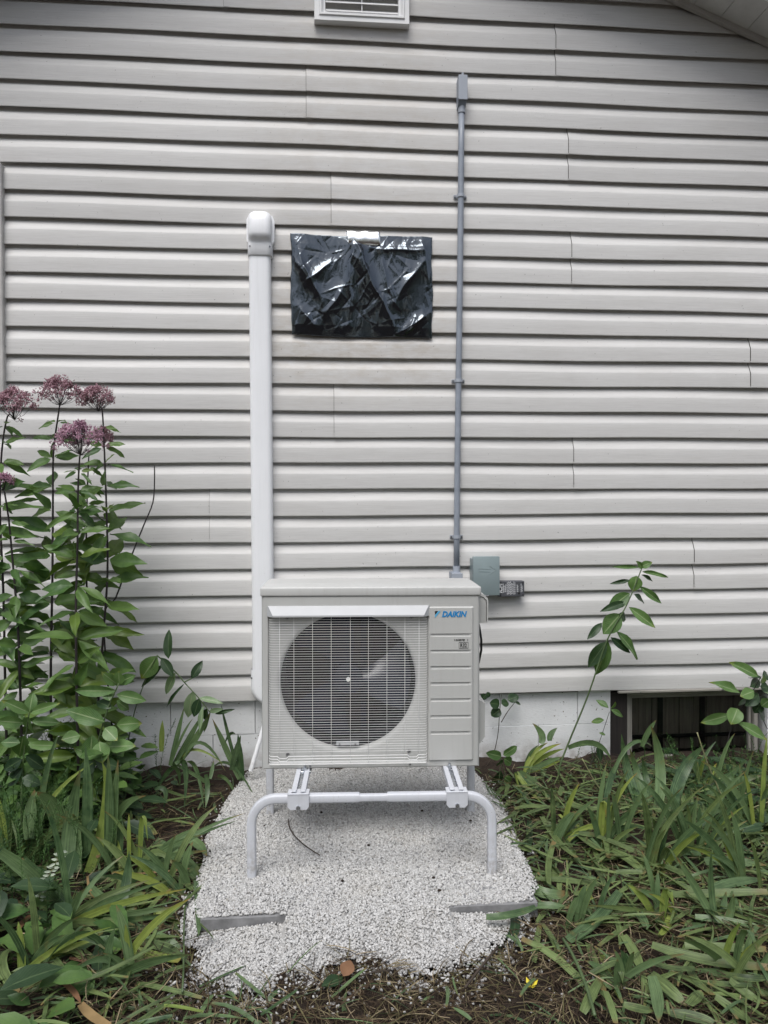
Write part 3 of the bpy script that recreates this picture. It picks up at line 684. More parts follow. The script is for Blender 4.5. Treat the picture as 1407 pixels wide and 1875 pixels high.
# lowest wires, dipping round the two hooks
for j, zz in enumerate((GZ0+0.036, GZ0+0.026, GZ0+0.016, GZ0+0.006)):
    q = MB(); pts = hwire(GX0+0.004, GX1-0.004); dip = 0.008 if j < 2 else 0
    mid = []
    for px in (519, 757): x = UX(px); mid += [(x-0.020, YF, 0), (x-0.012, YF, -dip), (x+0.012, YF, -dip), (x+0.020, YF, 0)]
    q.tube(pts[:4]+mid+pts[4:], 0.00125, 5); q.build('wire', M['wire'], grille, smooth=True, loc=(0, 0, zz))
vw = MB(); vw.tube([(0, YF+0.0025, GZ0+0.004), (0, YF+0.0025, zt+0.004)], 0.00075, 5); vwm = vw.mesh('wire', M['wire'], True)
for px in (513, 539, 573, 607, 642, 675, 709, 742, 768):
    o = bpy.data.objects.new('wire', vwm); link(o, grille); o.location = (UX(px), 0, 0)
for px, py in ((527, 1386), (751, 1383), (527, 1135), (755, 1135)):
    q = MB(); c = Vector((UX(px), yb-0.003, UZ(py))); q.tube([c+Vector((0.006*math.cos(a*0.6), 0, 0.006*math.sin(a*0.6))) for a in range(8)], 0.0013, 5)
    q.cyl(c+Vector((0, 0.001, 0)), (0, 1, 0), 0.003, 0.004, 8); q.build('hook', M['screw'], grille)
# deflector bar over the grille
df = MB(); x0, x1, z0, z1 = GX0-0.002, GX1+0.004, UZ(1130), UZ(1111)
v8 = [(x0, -D2-0.002, z0), (x1, -D2-0.002, z0), (x1, -D2-0.002, z1), (x0, -D2-0.002, z1), (x0+0.024, -D2-0.026, z0), (x1-0.024, -D2-0.026, z0), (x1-0.004, -D2-0.006, z1), (x0+0.004, -D2-0.006, z1), (x0+0.022, -D2-0.026, z0+0.006), (x1-0.022, -D2-0.026, z0+0.006)]
df.add(v8, [(0, 1, 5, 4), (4, 5, 9, 8), (8, 9, 6, 7), (7, 6, 2, 3), (0, 4, 8, 7, 3), (1, 2, 6, 9, 5), (0, 3, 2, 1)]); df.build('deflector', M['deflector'], hp)
# service panel with grooves
PX0, PX1, PZ0, PZ1 = UX(787), UX(869), UZ(1399), UZ(1113)
grz = [UZ(p) for p in (1166, 1196, 1226, 1256, 1286, 1317, 1347)]
sp = MB(); YP = -D2-0.007
vs_, fs_ = [], []
cols = [(PX0, -D2+0.002), (PX0, YP+0.002), (PX0+0.003, YP), (UX(793), YP), (UX(861), YP), (PX1-0.006, YP), (PX1, YP+0.004), (PX1+0.001, -D2+0.002)]
zrows = [(PZ0, 1, 0), (PZ0+0.004, 0, 0)]
for gz in grz[::-1]: zrows += [(gz-0.0062, 0, 0), (gz-0.0045, 0, 0.6), (gz+0.0025, 0, 0.85), (gz+0.0045, 0, 1), (gz+0.0055, 0, 0)]
zrows += [(PZ1-0.006, 0, 0), (PZ1, 1, 0)]
for z, edge, dep in zrows:
    for ci, (x, y) in enumerate(cols):
        yy = y
        if edge: yy = max(y, -D2+0.002)
        if dep and ci in (3, 4): yy = y+0.005*dep
        vs_.append((x, yy, z))
nc = len(cols)
for i in range(len(zrows)-1):
    for j in range(nc-1): fs_.append((i*nc+j, i*nc+j+1, (i+1)*nc+j+1, (i+1)*nc+j))
sp.add(vs_, fs_)
panel_o = sp.build('service_panel', M['casing'], hp)
# lettering on the service panel
def put_text(txt, x, z, size, mat, parent, bold=0, shear=0, y=YP-0.0008, sxx=1.0, name='lettering', spacing=1.0):
    me = text_mesh(txt, size, mat, bold, shear, spacing=spacing); o = bpy.data.objects.new(name, me); link(o, parent)
    o.location = (x, y, z); o.rotation_euler = (RAD(90), 0, 0); o.scale = (sxx, 1, 1); return o
put_text('DAIKIN', UX(810), UZ(1132.2), 0.0285, M['blue'], panel_o, 0.0011, 0.25, sxx=0.93, name='logo_lettering')
q = MB(); tx0, tz1, tz0 = UX(797.5), UZ(1121.5), UZ(1134)
q.add([(tx0, YP-0.0012, tz1), (tx0+0.012, YP-0.0012, tz1), (tx0, YP-0.0012, tz0+0.012)], [(0, 2, 1)]); q.build('logo_mark', M['ink'], panel_o)
q = MB(); q.add([(tx0+0.0125, YP-0.0012, tz1), (tx0+0.021, YP-0.0012, tz1), (tx0, YP-0.0012, tz0), (tx0, YP-0.0012, tz0+0.0105)], [(0, 3, 2, 1)]); q.build('logo_mark', M['lightblue'], panel_o)
put_text('INVERTER', UX(836), UZ(1176.6), 0.0082, M['ink'], panel_o, 0.0002, 0.3, sxx=0.92)
q = MB()
for a0, a1, cx in ((110, 250, 836), (-70, 70, 856)):
    q.tube([(UX(cx)+0.005*math.cos(RAD(a0+(a1-a0)*i/6)), YP-0.0008, UZ(1175.2)+0.0032*math.sin(RAD(a0+(a1-a0)*i/6))) for i in range(7)], [0.0003, 0.0006, 0.0008, 0.0009, 0.0008, 0.0006, 0.0003], 4)
q.build('inverter_mark', M['ink'], panel_o)
put_text('R32', UX(844), UZ(1188.6), 0.0200, M['ink'], panel_o, 0.0003, 0, sxx=0.78)
q = MB(); x0, x1, z0, z1 = UX(842), UX(859), UZ(1190.6), UZ(1179.6)
for cx, cz, wx, wz in (((x0+x1)/2, z0, x1-x0, 0.0012), ((x0+x1)/2, z1, x1-x0, 0.0012), (x0, (z0+z1)/2, 0.0012, z1-z0-0.0013), (x1, (z0+z1)/2, 0.0012, z1-z0-0.0013)): q.box((cx, YP-0.0006, cz), (wx, 0.0008, wz))
q.build('label_border', M['ink'], panel_o)
# covers on the right-hand side
q = MB(); q.prism([(W2-0.002, UZ(1150)), (W2+0.036, UZ(1150)), (W2+0.041, UZ(1147)), (W2+0.041, UZ(1104)), (W2+0.024, UZ(1095)), (W2-0.002, UZ(1092))], 'y', -0.09, 0.10); up = q.build('handle_cover', M['casing'], hp)
q = MB(); q.tube([(W2+0.002, -0.0915, UZ(1099)), (W2+0.020, -0.0915, UZ(1100)), (W2+0.034, -0.0915, UZ(1107)), (W2+0.034, -0.0915, UZ(1146))], 0.0011, 4); q.build('cover_groove', M['ink'], up)
q = MB(); q.prism([(W2-0.002, UZ(1384)), (W2+0.016, UZ(1381)), (W2+0.033, UZ(1369)), (W2+0.034, UZ(1304)), (W2+0.006, UZ(1297)), (W2-0.002, UZ(1294))], 'y', -0.07, 0.11); q.build('valve_cover', M['casing'], hp)
q = MB(); q.tube([(W2+0.008, -0.02, UZ(1148)), (W2+0.016, -0.04, UZ(1160)), (W2+0.022, -0.05, UZ(1185)), (W2+0.022, -0.05, UZ(1205)), (W2+0.014, -0.04, UZ(1230)), (W2+0.002, -0.02, UZ(1250))], 0.0045, 8); q.build('power_cable', M['rubber'], hp, smooth=True)
for px, py in ((568, 1409), (752, 1408)):
    q = MB(); q.cyl((UX(px), -D2-0.001, UZ(py-3)), (0, 1, 0), 0.004, 0.004, 10); q.build('screw', M['screw'], hp)
for zz in (0.16, 0.30, 0.50):
    q = MB(); q.cyl((-W2-0.001, -0.11, zz), (1, 0, 0), 0.004, 0.004, 10); q.build('screw', M['screw'], hp)
for sx_ in (-0.242, 0.287):
    q = MB(); q.box((sx_, 0.0, -0.006), (0.046, 0.335, 0.008), 0.001); q.build('mounting_foot', M['galv'], hp)
    q = MB(); q.cyl((sx_, -0.160, 0.004), (0, 0, 1), 0.011, 0.010, 6); q.cyl((sx_, -0.160, 0.012), (0, 0, 1), 0.005, 0.014, 8); q.build('bolt', M['galv'], hp)

# ================================================================== STAND
sd = empty('tubular_stand', (0.198, -0.892, 0.048), 'grey white tubular steel stand with bent legs under the heat pump', 'stand', rot=(0, 0, ROTZ*1.35))
LX, LY, BZ, BR = 0.409, 0.2575, 0.268, 0.085
prof = rrect(0.029, 0.030, 0.006, 2)
def legpath(sx, xin):
    pts = [(sx*LX, 0, -0.04), (sx*LX, 0, 0.06), (sx*LX, 0, BZ-BR)]
    for i in range(1, 9):
        a = RAD(90*i/8); pts.append((sx*(LX-BR+BR*math.cos(a)), 0, BZ-BR+BR*math.sin(a)))
    pts.append((sx*0.20, 0, BZ)); pts.append((xin, 0, BZ)); return pts
for y in (-LY, LY):
    for sx, xin in ((-1, -0.043), (1, 0.052)):
        q = MB(); q.tube(legpath(sx, xin), 1.0, prof=prof, up=(0, 1, 0)); q.build('leg_tube', M['stand'], sd, loc=(0, y, 0), auto=RAD(50))
    q = MB(); q.tube([(-0.10, 0, BZ-0.001), (0.11, 0, BZ-0.001)], 1.0, prof=rrect(0.023, 0.024, 0.005, 2), up=(0, 1, 0)); q.build('cross_bar', M['stand'], sd, loc=(0, y, 0), auto=RAD(50))
for rx in (-0.249, 0.288):
    rl = MB(); zt_ = BZ+0.029
    rl.box((rx-0.0155, 0, zt_-0.0015), (0.017, 2*LY+0.03, 0.003), 0.001); rl.box((rx+0.0155, 0, zt_-0.0015), (0.017, 2*LY+0.03, 0.003), 0.001)
    rl.box((rx-0.0230, 0, zt_-0.012), (0.002, 2*LY+0.03, 0.017)); rl.box((rx+0.0230, 0, zt_-0.012), (0.002, 2*LY+0.03, 0.017))
    rail = rl.build('rail', M['stand'], sd)
    q = MB(); q.box((rx, 0, zt_-0.010), (0.043, 2*LY, 0.002)); q.build('rail_web', M['galv'], rail)
    for y in (-LY, LY):
        q = MB()
        q.prism([(rx-0.036, BZ+0.0195), (rx-0.036, BZ-0.022), (rx-0.027, BZ-0.032), (rx+0.027, BZ-0.032), (rx+0.036, BZ-0.022), (rx+0.036, BZ+0.0195)], 'y', y-0.0215, y-0.0185)
        q.prism([(rx-0.036, BZ+0.0195), (rx-0.036, BZ-0.022), (rx-0.027, BZ-0.032), (rx+0.027, BZ-0.032), (rx+0.036, BZ-0.022), (rx+0.036, BZ+0.0195)], 'y', y+0.0185, y+0.0215)
        q.box((rx, y, BZ+0.021), (0.072, 0.046, 0.003), 0.0008)
        br = q.build('saddle_bracket', M['stand'], sd)
        q = MB(); q.cyl((rx, y-0.025, BZ-0.023), (0, 1, 0), 0.0075, 0.010, 6); q.build('bolt', M['galv'], br)

# ================================================================== LINE-SET DUCT
dx = -0.2615
du = empty('line_set_duct', (dx, 0, 0.35), 'white plastic pipe cover duct running up the siding left of the black sheet', 'duct')
def dbuild(q, name, mat, parent=None, **k):
    o = q.build(name, mat, du if parent is None else parent, **k)
    if parent is None: o.location = (-dx, 0, -0.35)
    return o
def section(w_, d_, r=0.022, n=5):
    """closed outline of the duct in plan: flat back on the wall, rounded front corners; (x, y)"""
    out = [(w_/2, -0.006)]
    for cx, a0 in ((w_/2-r, 0), (-w_/2+r, 90)):
        for k in range(n+1):
            a = RAD(a0+90*k/n); out.append((cx+r*math.cos(a), -(d_-r)-r*math.sin(a)))
    return out+[(-w_/2, -0.006)]
def loft(levels, name, parent=None, mat='duct', lean=True):
    q = MB(); vs_, fs_ = [], []; n = None
    for (z, w_, d_, r, xo) in levels:
        s = section(w_, d_, r); n = len(s); l_ = 0.004*(1.5-z)/1.0*0.5 if lean else 0
        vs_ += [(dx+xo+x+l_, y, z) for x, y in s]
    m = len(levels)
    for i in range(m-1):
        for k in range(n): fs_.append((i*n+k, i*n+(k+1) % n, (i+1)*n+(k+1) % n, (i+1)*n+k))
    fs_ += [tuple(range(n-1, -1, -1)), tuple((m-1)*n+k for k in range(n))]
    q.add(vs_, fs_); return dbuild(q, name, M[mat], parent, auto=RAD(48))
loft([(0.515, 0.103, 0.066, 0.024, 0), (1.2, 0.103, 0.066, 0.024, 0), (1.9, 0.103, 0.066, 0.024, 0), (2.50, 0.103, 0.066, 0.024, 0)], 'channel')
cp_ = loft([(2.482, 0.115, 0.071, 0.026, 0), (2.484, 0.117, 0.073, 0.026, 0), (2.535, 0.115, 0.074, 0.026, 0), (2.548, 0.112, 0.076, 0.026, 0), (2.556, 0.110, 0.086, 0.028, 0), (2.564, 0.110, 0.096, 0.030, 0), (2.58, 0.111, 0.100, 0.030, 0), (2.64, 0.111, 0.098, 0.030, 0), (2.665, 0.107, 0.090, 0.030, 0), (2.680, 0.095, 0.078, 0.030, 0), (2.690, 0.078, 0.062, 0.026, 0), (2.694, 0.060, 0.045, 0.02, 0)], 'inlet_cover', lean=False)
q = MB(); q.prism([(dx-0.063, 2.555), (dx-0.055, 2.543), (dx+0.056, 2.540), (dx+0.066, 2.555), (dx+0.068, 2.65), (dx+0.058, 2.675), (dx-0.052, 2.675), (dx-0.063, 2.655)], 'y', -0.046, -0.006); dbuild(q, 'inlet_base', M['duct'])
for sx in (-0.045, 0.046): q = MB(); q.cyl((dx+sx, -0.068, 2.522), (sx*8, -1, 0), 0.0042, 0.008, 10); dbuild(q, 'screw', M['screw'])
# lower elbow, turning right behind the heat pump
q = MB(); vs_, fs_ = [], []; s = section(0.113, 0.072, 0.025); n = len(s); rows = []
rows.append([(dx+x, y, 0.520) for x, y in s]); rows.append([(dx+x, y, 0.508) for x, y in s])
RC = 0.075
for i in range(0, 9):
    a = RAD(90*i/8); cx0 = dx+0.0565+RC-0.02
    rows.append([(cx0-(0.055-x+0.0565-0.001)*math.cos(a) if False else cx0-(RC-0.02-x+0.0)*math.cos(a)-0.0565*math.cos(a), y, 0.43-(RC-0.02-x+0.0565)*math.sin(a)*0.62) for x, y in s])
rows.append([(p[0]+0.2, p[1], p[2]) for p in rows[-1]])
for rw in rows: vs_ += rw
for i in range(len(rows)-1):
    for k in range(n): fs_.append((i*n+k, i*n+(k+1) % n, (i+1)*n+(k+1) % n, (i+1)*n+k))
q.add(vs_, fs_); dbuild(q, 'elbow', M['duct'], auto=RAD(48))
q = MB(); q.cyl((dx-0.050, -0.062, 0.480), (-0.6, -1, 0), 0.0042, 0.008, 10); dbuild(q, 'screw', M['screw'])
# drain pipe poking out to the left of the unit
pa = at(486, 1322, -0.16); pb = at(459, 1412, -0.20)
q = MB(); q.tube([pa, pb], 0.0105, 14, caps=False); q.tube([pb, pa], 0.0088, 14, caps=False)
tag(q.build('drain_pipe', M['duct'], smooth=True), 'short white drain pipe slanting down beside the heat pump', 'pipe')

# ================================================================== CONDUIT
cd = empty('conduit', (0.68, -0.03, 0.97), 'thin grey electrical conduit rising up the siding with strap clamps', 'conduit')
def cbuild(q, name, mat, parent=None, **k):
    o = q.build(name, mat, cd if parent is None else parent, **k)
    if parent is None: o.location = (-0.68, 0.03, -0.97)
    return o
def cx_(z): return 0.680+(z-0.99)*(0.0295/2.204)
CY = -0.034
q = MB(); q.tube([(cx_(z)+0.0012*math.sin(z*3.1), CY, z) for z in np.linspace(0.98, 3.205, 14)], 0.0145, 16); cbuild(q, 'pipe', M['pvc'], smooth=True)
bz = 3.205
q = MB(); q.cyl((cx_(bz), CY, bz+0.012), (0, 0, 1), 0.0178, 0.034, 16); cbuild(q, 'collar', M['pvc_light'], auto=RAD(50))
q = MB(); q.prism([(-0.008, bz+0.020), (-0.008, bz+0.148), (-0.030, bz+0.156), (-0.066, bz+0.156), (-0.066, bz+0.050), (-0.050, bz+0.024), (-0.030, bz+0.014)][::-1], 'x', cx_(bz)-0.021, cx_(bz)+0.018); lb = cbuild(q, 'junction_body', M['pvc'])
q = MB(); q.box((cx_(bz)+0.001, -0.0685, bz+0.102), (0.044, 0.005, 0.118), 0.002, 2); cbuild(q, 'cover_plate', M['pvc_light'], lb)
q = MB(); q.cyl((cx_(bz), -0.064, bz+0.168), (0, 1, 0), 0.0055, 0.004, 10); q.box((cx_(bz), -0.058, bz+0.162), (0.014, 0.006, 0.016), 0.002); cbuild(q, 'lug', M['pvc_light'], lb)
for py in (358, 697, 983):
    zc = at(838, py, CY)[2]; x = cx_(zc)
    q = MB(); pts = [(x+0.0165*math.cos(RAD(a)), CY-0.0165*math.sin(RAD(a)), zc) for a in range(-20, 201, 20)]
    q.tube(pts, 1.0, prof=[(-0.008, -0.0016), (0.008, -0.0016), (0.008, 0.0016), (-0.008, 0.0016)]); q.box((x+0.023, -0.020, zc), (0.018, 0.005, 0.016), 0.001); q.box((x-0.023, -0.020, zc), (0.018, 0.005, 0.016), 0.001)
    so_ = cbuild(q, 'strap', M['pvc_light'], auto=RAD(40))
    for sx in (-0.026, 0.026): q = MB(); q.cyl((x+sx, -0.024, zc), (0, 1, 0), 0.0048, 0.006, 8); cbuild(q, 'screw', M['screw'], so_)
q = MB(); q.cyl((cx_(0.97), CY, 0.985), (0, 0, 1), 0.0185, 0.03, 16); cbuild(q, 'collar', M['pvc_light'], auto=RAD(50))
q = MB(); q.box((0.672, -0.040, 0.905), (0.050, 0.066, 0.136), 0.004, 2); lb2 = cbuild(q, 'junction_body', M['pvc'])
q = MB(); q.box((0.677, -0.0745, 0.905), (0.052, 0.005, 0.128), 0.002, 2); cbuild(q, 'cover_plate', M['pvc_light'], lb2)

# ================================================================== DISCONNECT BOX AND SURGE MODULE
db = empty('disconnect_box', (0.815, 0, 0.86), 'grey green electrical disconnect box on the siding right of the conduit', 'electrical box')
def bb(q, name, mat, parent=None, **k):
    o = q.build(name, mat, db if parent is None else parent, **k)
    if parent is None: o.location = (-0.815, 0, -0.86)
    return o
q = MB(); q.box((0.812, -0.044, 0.950), (0.124, 0.080, 0.178), 0.003, 2); bb(q, 'back_box', M['boxgrey'])
q = MB(); q.box((0.8165, -0.080, 0.955), (0.131, 0.024, 0.190), 0.004, 2); cv = bb(q, 'cover', M['boxgrey'], auto=RAD(40))
q = MB()
for p_ in ([(0.776, 0.992), (0.836, 0.990)], [(0.776, 0.978), (0.836, 0.976)], [(0.830, 1.004), (0.862, 0.984), (0.830, 0.964)]):
    q.tube([(x, -0.092, z) for x, z in p_], 0.0016, 5)
bb(q, 'embossed_arrow', M['boxgrey'], cv)
q = MB(); q.box((0.818, -0.086, 0.859), (0.022, 0.012, 0.006), 0.001); bb(q, 'latch', M['galv'], cv)
sg = empty('surge_module', (0.95, 0, 0.85), 'small charcoal surge protector with sideways white print beside the grey box', 'surge protector')
def sb(q, name, mat, parent=None):
    o = q.build(name, mat, sg if parent is None else parent)
    if parent is None: o.location = (-0.95, 0, -0.85)
    return o
q = MB(); q.box((0.9485, -0.036, 0.8875), (0.126, 0.052, 0.076), 0.003, 2); sb(q, 'case', M['blackbox'])
q = MB(); q.box((0.884, -0.040, 0.889), (0.012, 0.030, 0.030), 0.002); sb(q, 'nipple', M['galv'])
me = text_mesh('ICM', 0.026, M['print_'], 0.0011, 0.1); o = bpy.data.objects.new('lettering', me); link(o, sg); o.location = (0.9005-0.95, -0.0626, 0.868-0.85); o.rotation_euler = (RAD(90), RAD(-90), 0)
q = MB(); rr = random.Random(4)
for i, (xx, h_) in enumerate(((0.9055, 0.040), (0.9095, 0.036), (0.9155, 0.034), (0.9195, 0.030))+tuple((0.926+0.0055*j, 0.058-0.004*(j % 3)) for j in range(8))+((0.975, 0.030), (0.979, 0.034), (0.995, 0.034), (1.000, 0.030))):
    z = 0.8885-h_/2
    while z < 0.8885+h_/2:
        ln = rr.uniform(0.004, 0.011); q.box((xx, -0.0624, z+ln/2), (0.0021, 0.0006, ln)); z += ln+0.0024
sb(q, 'fine_print', M['print_'])
for xx in (0.893, 1.004):
    for zz in (0.858, 0.917): q = MB(); q.cyl((xx, -0.0625, zz), (0, 1, 0), 0.0032, 0.003, 8); sb(q, 'screw', M['ink'])
q = MB(); q.cyl((0.984, -0.0625, 0.866), (0, 1, 0), 0.006, 0.003, 10); sb(q, 'indicator', M['ink'])

# ================================================================== BLACK PLASTIC SHEET + FOIL TAPE
BX0, BX1, BZ0, BZ1 = -0.118, 0.566, 2.118, 2.600
nxp, nzp = 210, 150
u = np.linspace(0, 1, nxp); v = np.linspace(0, 1, nzp); U, V = np.meshgrid(u, v)
pr = np.random.default_rng(21); Hh = 0.006*np.sin(U*9.1+1.1*np.sin(V*4))*np.sin(V*3.3+1.7*np.sin(U*5)+0.6)+0.003*np.sin(U*21+V*6)
def seg_fold(x0, y0, x1, y1, amp, wid):
    """a crease: a tent-shaped fold along a segment that fades away from it"""
    ax, ay = x1-x0, (y1-y0)*0.7; L2 = ax*ax+ay*ay; t = np.clip(((U-x0)*ax+(V-y0)*0.7*ay)/L2, 0, 1)
    dx_ = U-(x0+t*ax); dy_ = (V-y0)*0.7-t*ay; d = np.sqrt(dx_**2+dy_**2); return amp*np.exp(-d/wid)*(0.4+0.6*np.sin(math.pi*np.clip(t, 0.05, 0.95)))
Uw = U+0.010*np.sin(V*11+3*U)+0.004*np.sin(V*27+1); Vw = V+0.012*np.sin(U*9+1.5)+0.005*np.sin(U*23+V*7); U0, V0 = U, V; U, V = Uw, Vw
for a in ((0.43, 0.97, 0.74, 0.03, 0.030, 0.045), (0.43, 0.97, 0.40, 0.10, 0.022, 0.030), (0.44, 0.95, 0.55, 0.45, 0.016, 0.03), (0.02, 0.80, 0.12, 0.55, 0.022, 0.05), (0.12, 0.55, 0.30, 0.72, 0.020, 0.04), (0.02, 0.95, 0.24, 0.22, 0.024, 0.05), (0.24, 0.22, 0.40, 0.52, 0.020, 0.05), (0.62, 0.85, 0.72, 0.35, 0.022, 0.04), (0.72, 0.35, 0.93, 0.75, 0.022, 0.05), (0.93, 0.95, 0.97, 0.50, 0.014, 0.03), (0.76, 0.05, 0.99, 0.25, 0.020, 0.03), (0.80, 0.02, 0.86, 0.20, 0.018, 0.02), (0.05, 0.30, 0.20, 0.04, 0.018, 0.04), (0.55, 0.88, 0.95, 0.86, 0.012, 0.03)):
    Hh += seg_fold(*a)
for i in range(230):
    x0, y0 = pr.random(2); a = pr.normal(1.45, 0.6); L_ = pr.uniform(0.04, 0.26); s_ = pr.choice([-1, 1])
    Hh += seg_fold(x0, y0, x0+L_*math.cos(a), y0+L_*math.sin(a)*1.3, s_*pr.uniform(0.001, 0.0040), pr.uniform(0.005, 0.014))
U, V = U0, V0; Hh -= Hh.min(); Hh *= np.minimum(1, 14*np.minimum(U, 1-U))**0.6*0.75+0.25; Hh *= 0.45+0.55*np.minimum(1, 10*np.minimum(V, 1-V))
xo = 0.003*np.sin(V*9+1)*(1-2*U)+0.0012*np.sin(V*31); zo = 0.004*np.sin(U*7+2)+0.0008*np.sin(U*29)
X = BX0+(BX1-BX0)*U+xo*np.where((U < 0.02) | (U > 0.98), 1, 0.4)-0.004*V*0; Z = BZ0+(BZ1-BZ0)*V+zo*np.where((V < 0.02) | (V > 0.98), 1, 0.3)-0.008*U*(1-V)
Yp = -0.0185-Hh*0.78
q = MB(); q.add(np.stack([X, Yp, Z], -1).reshape(-1, 3), [(j*nxp+i, j*nxp+i+1, (j+1)*nxp+i+1, (j+1)*nxp+i) for j in range(nzp-1) for i in range(nxp-1)])
sh = q.build('plastic_sheet', M['plastic'], smooth=True)
sh.modifiers.new('thickness', 'SOLIDIFY').thickness = 0.0015
tag(sh, 'crumpled glossy black plastic sheet taped over an opening in the siding', 'plastic sheet')
q = MB(); vs_, fs_ = [], []; tx0, tx1 = at(634, 437, -0.03)[0], at(696, 437, -0.03)[0]; tz1, tz0 = at(665, 423, -0.03)[2], at(665, 450, -0.03)[2]
for j in range(7):
    for i in range(17):
        a, b_ = i/16, j/6
        inset = 0.012*(1-b_)*(a < 0.02)
        vs_.append((tx0+(tx1-tx0)*a+inset+0.001*math.sin(j*2.2), -0.036-0.010*math.sin(math.pi*min(1, b_*1.1))*(1-b_*0.5)-0.0012*math.sin(a*19)*math.sin(b_*5), tz0+(tz1-tz0)*b_+0.0015*math.sin(a*13)))
for j in range(6):
    for i in range(16): fs_.append((j*17+i, j*17+i+1, (j+1)*17+i+1, (j+1)*17+i))
q.add(vs_, fs_); tp = q.build('foil_tape', M['foil'], smooth=True); tp.modifiers.new('thickness', 'SOLIDIFY').thickness = 0.0008
tag(tp, 'strip of shiny silver foil tape holding the top of the black sheet', 'tape')
# ================================================================== PLANTS: leaf, blade and stem makers
def leaf_mesh(kind, seed, mat, rows=7, cols=4):
    rg = random.Random(seed*31+hash(kind) % 1 + len(kind)); mb = MB(); vs_, fs_, uv = [], [], []
    droop = rg.uniform(0.04, 0.24); fold = rg.uniform(0.10, 0.32); wav = rg.uniform(0.01, 0.045); curl = rg.uniform(-0.10, 0.10); ph = rg.uniform(0, 6)
    for i in range(rows+1):
        t = i/rows
        if kind == 'joe': wd = max(0.0, math.sin(math.pi*min(1, t**0.72)))**0.95*(0.92+0.10*rg.uniform(-1, 1))
        elif kind == 'milk': wd = max(0.0, math.sin(math.pi*t**0.90))**0.82
        elif kind == 'round': wd = max(0.0, math.sin(math.pi*t**0.8))**0.55
        else: wd = (1-t**3)*min(1, 0.35+t*3)
        wd = max(wd, 0.03 if i else 0.05)
        for j in range(cols+1):
            s = 2*j/cols-1
            e = wd*(1+0.10*rg.uniform(-1, 1)*(abs(s) > 0.9)*(kind == 'joe'))
            x = 0.5*s*e+curl*t*t*0.5
            z = -droop*t*t+fold*abs(s)*0.5*wd*0.6+wav*math.sin(t*9+ph+s*2)*abs(s)+0.12*droop*t
            vs_.append((x, t, z)); uv.append((0.5+0.5*s, t))
    c = cols+1
    for i in range(rows):
        for j in range(cols): fs_.append((i*c+j, i*c+j+1, (i+1)*c+j+1, (i+1)*c+j))
    mb.add(vs_, fs_, uv); return mb.mesh('leaf', mat, True)
LEAVES = {}
def leaf_var(kind, mat):
    key = (kind, mat)
    if key not in LEAVES: LEAVES[key] = [leaf_mesh(kind, s, M[mat]) for s in range(6)]
    return random.choice(LEAVES[key])
def put_leaf(parent, base, tip, width, normal, kind='milk', mat='milk', name='leaf'):
    """leaf object from base to tip (metres, world), facing along normal"""
    b, t = Vector(base), Vector(tip); y = t-b; L = y.length; y.normalize(); z = Vector(normal); z = z-y*z.dot(y)
    if z.length < 1e-3: z = Vector((0.3, -1, 0.2))-y*y.dot(Vector((0.3, -1, 0.2)))
    z.normalize(); x = y.cross(z)
    o = bpy.data.objects.new(name, leaf_var(kind, mat)); link(o, parent)
    m = Matrix(((x.x*width, y.x*L, z.x*L, b.x), (x.y*width, y.y*L, z.y*L, b.y), (x.z*width, y.z*L, z.z*L, b.z), (0, 0, 0, 1)))
    if parent is not None: m = Matrix.Translation(-Vector(parent.location)) @ m
    o.matrix_local = m; return o
def bez(pts, n):
    P = [Vector(p) for p in pts]; out = []
    for i in range(n+1):
        t = i/n; q = P[:]
        while len(q) > 1: q = [q[k]*(1-t)+q[k+1]*t for k in range(len(q)-1)]
        out.append(q[0])
    return out
def ribbon(mb, path, width, side, taper=0.55, fold=0.25, r=0.5, blunt=False):
    """strap leaf along a path: width across 'side', V-folded, tapering to a point (or cut blunt)"""
    n = len(path)-1; vs_, uv = [], []
    for i, p in enumerate(path):
        t = i/n; tg = (path[min(i+1, n)]-path[max(i-1, 0)]).normalized(); s = Vector(side); s = s-tg*s.dot(tg)
        if s.length < 1e-4: s = tg.orthogonal()
        s.normalize(); nn = tg.cross(s)
        wd = width*0.5*(0.72+0.28*min(1, t*4))*(1.0 if t < taper else (1-((t-taper)/(1-taper))**1.7*(0.35 if blunt else 0.96)))
        for k, u_ in enumerate((-1, 0, 1)): vs_.append(p+s*wd*u_+nn*(fold*wd*(1-abs(u_)))); uv.append((0.5+0.5*u_, t))
    fs_ = []
    for i in range(n):
        for k in range(2): fs_.append((i*3+k, i*3+k+1, (i+1)*3+k+1, (i+1)*3+k))
    mb.add(vs_, fs_, uv, r)
CAMV = Vector(CAM)
def vside(path):
    """an across direction that shows the flat of a leaf to the front, turned a little"""
    p = path[len(path)//2]; tg = (path[-1]-path[0]).normalized(); f_ = Vector((random.uniform(-0.35, 0.35), -1, random.uniform(0.0, 0.5)))
    s = tg.cross(f_); return s if s.length > 1e-3 else Vector((1, 0, 0))
def blade(parent, pts, width, mat='iris', name='blade', n=9, fold=0.22, blunt=False, side=None, taper=0.5):
    path = bez(pts, n); mb = MB(); ribbon(mb, path, width, side or vside(path), taper, fold, random.random(), blunt)
    o = mb.build(name, M[mat], parent, smooth=True)
    if parent is not None: o.location = -Vector(parent.location)
    return o
def stem(parent, pts, r0, r1, mat='stem', name='stem', n=12, segs=6):
    path = bez(pts, n) if len(pts) > 2 else [Vector(p) for p in pts]
    mb = MB(); k = len(path)-1; mb.tube(path, [r0+(r1-r0)*i/k for i in range(k+1)], segs)
    o = mb.build(name, M[mat], parent, smooth=True)
    if parent is not None: o.location = -Vector(parent.location)
    return o
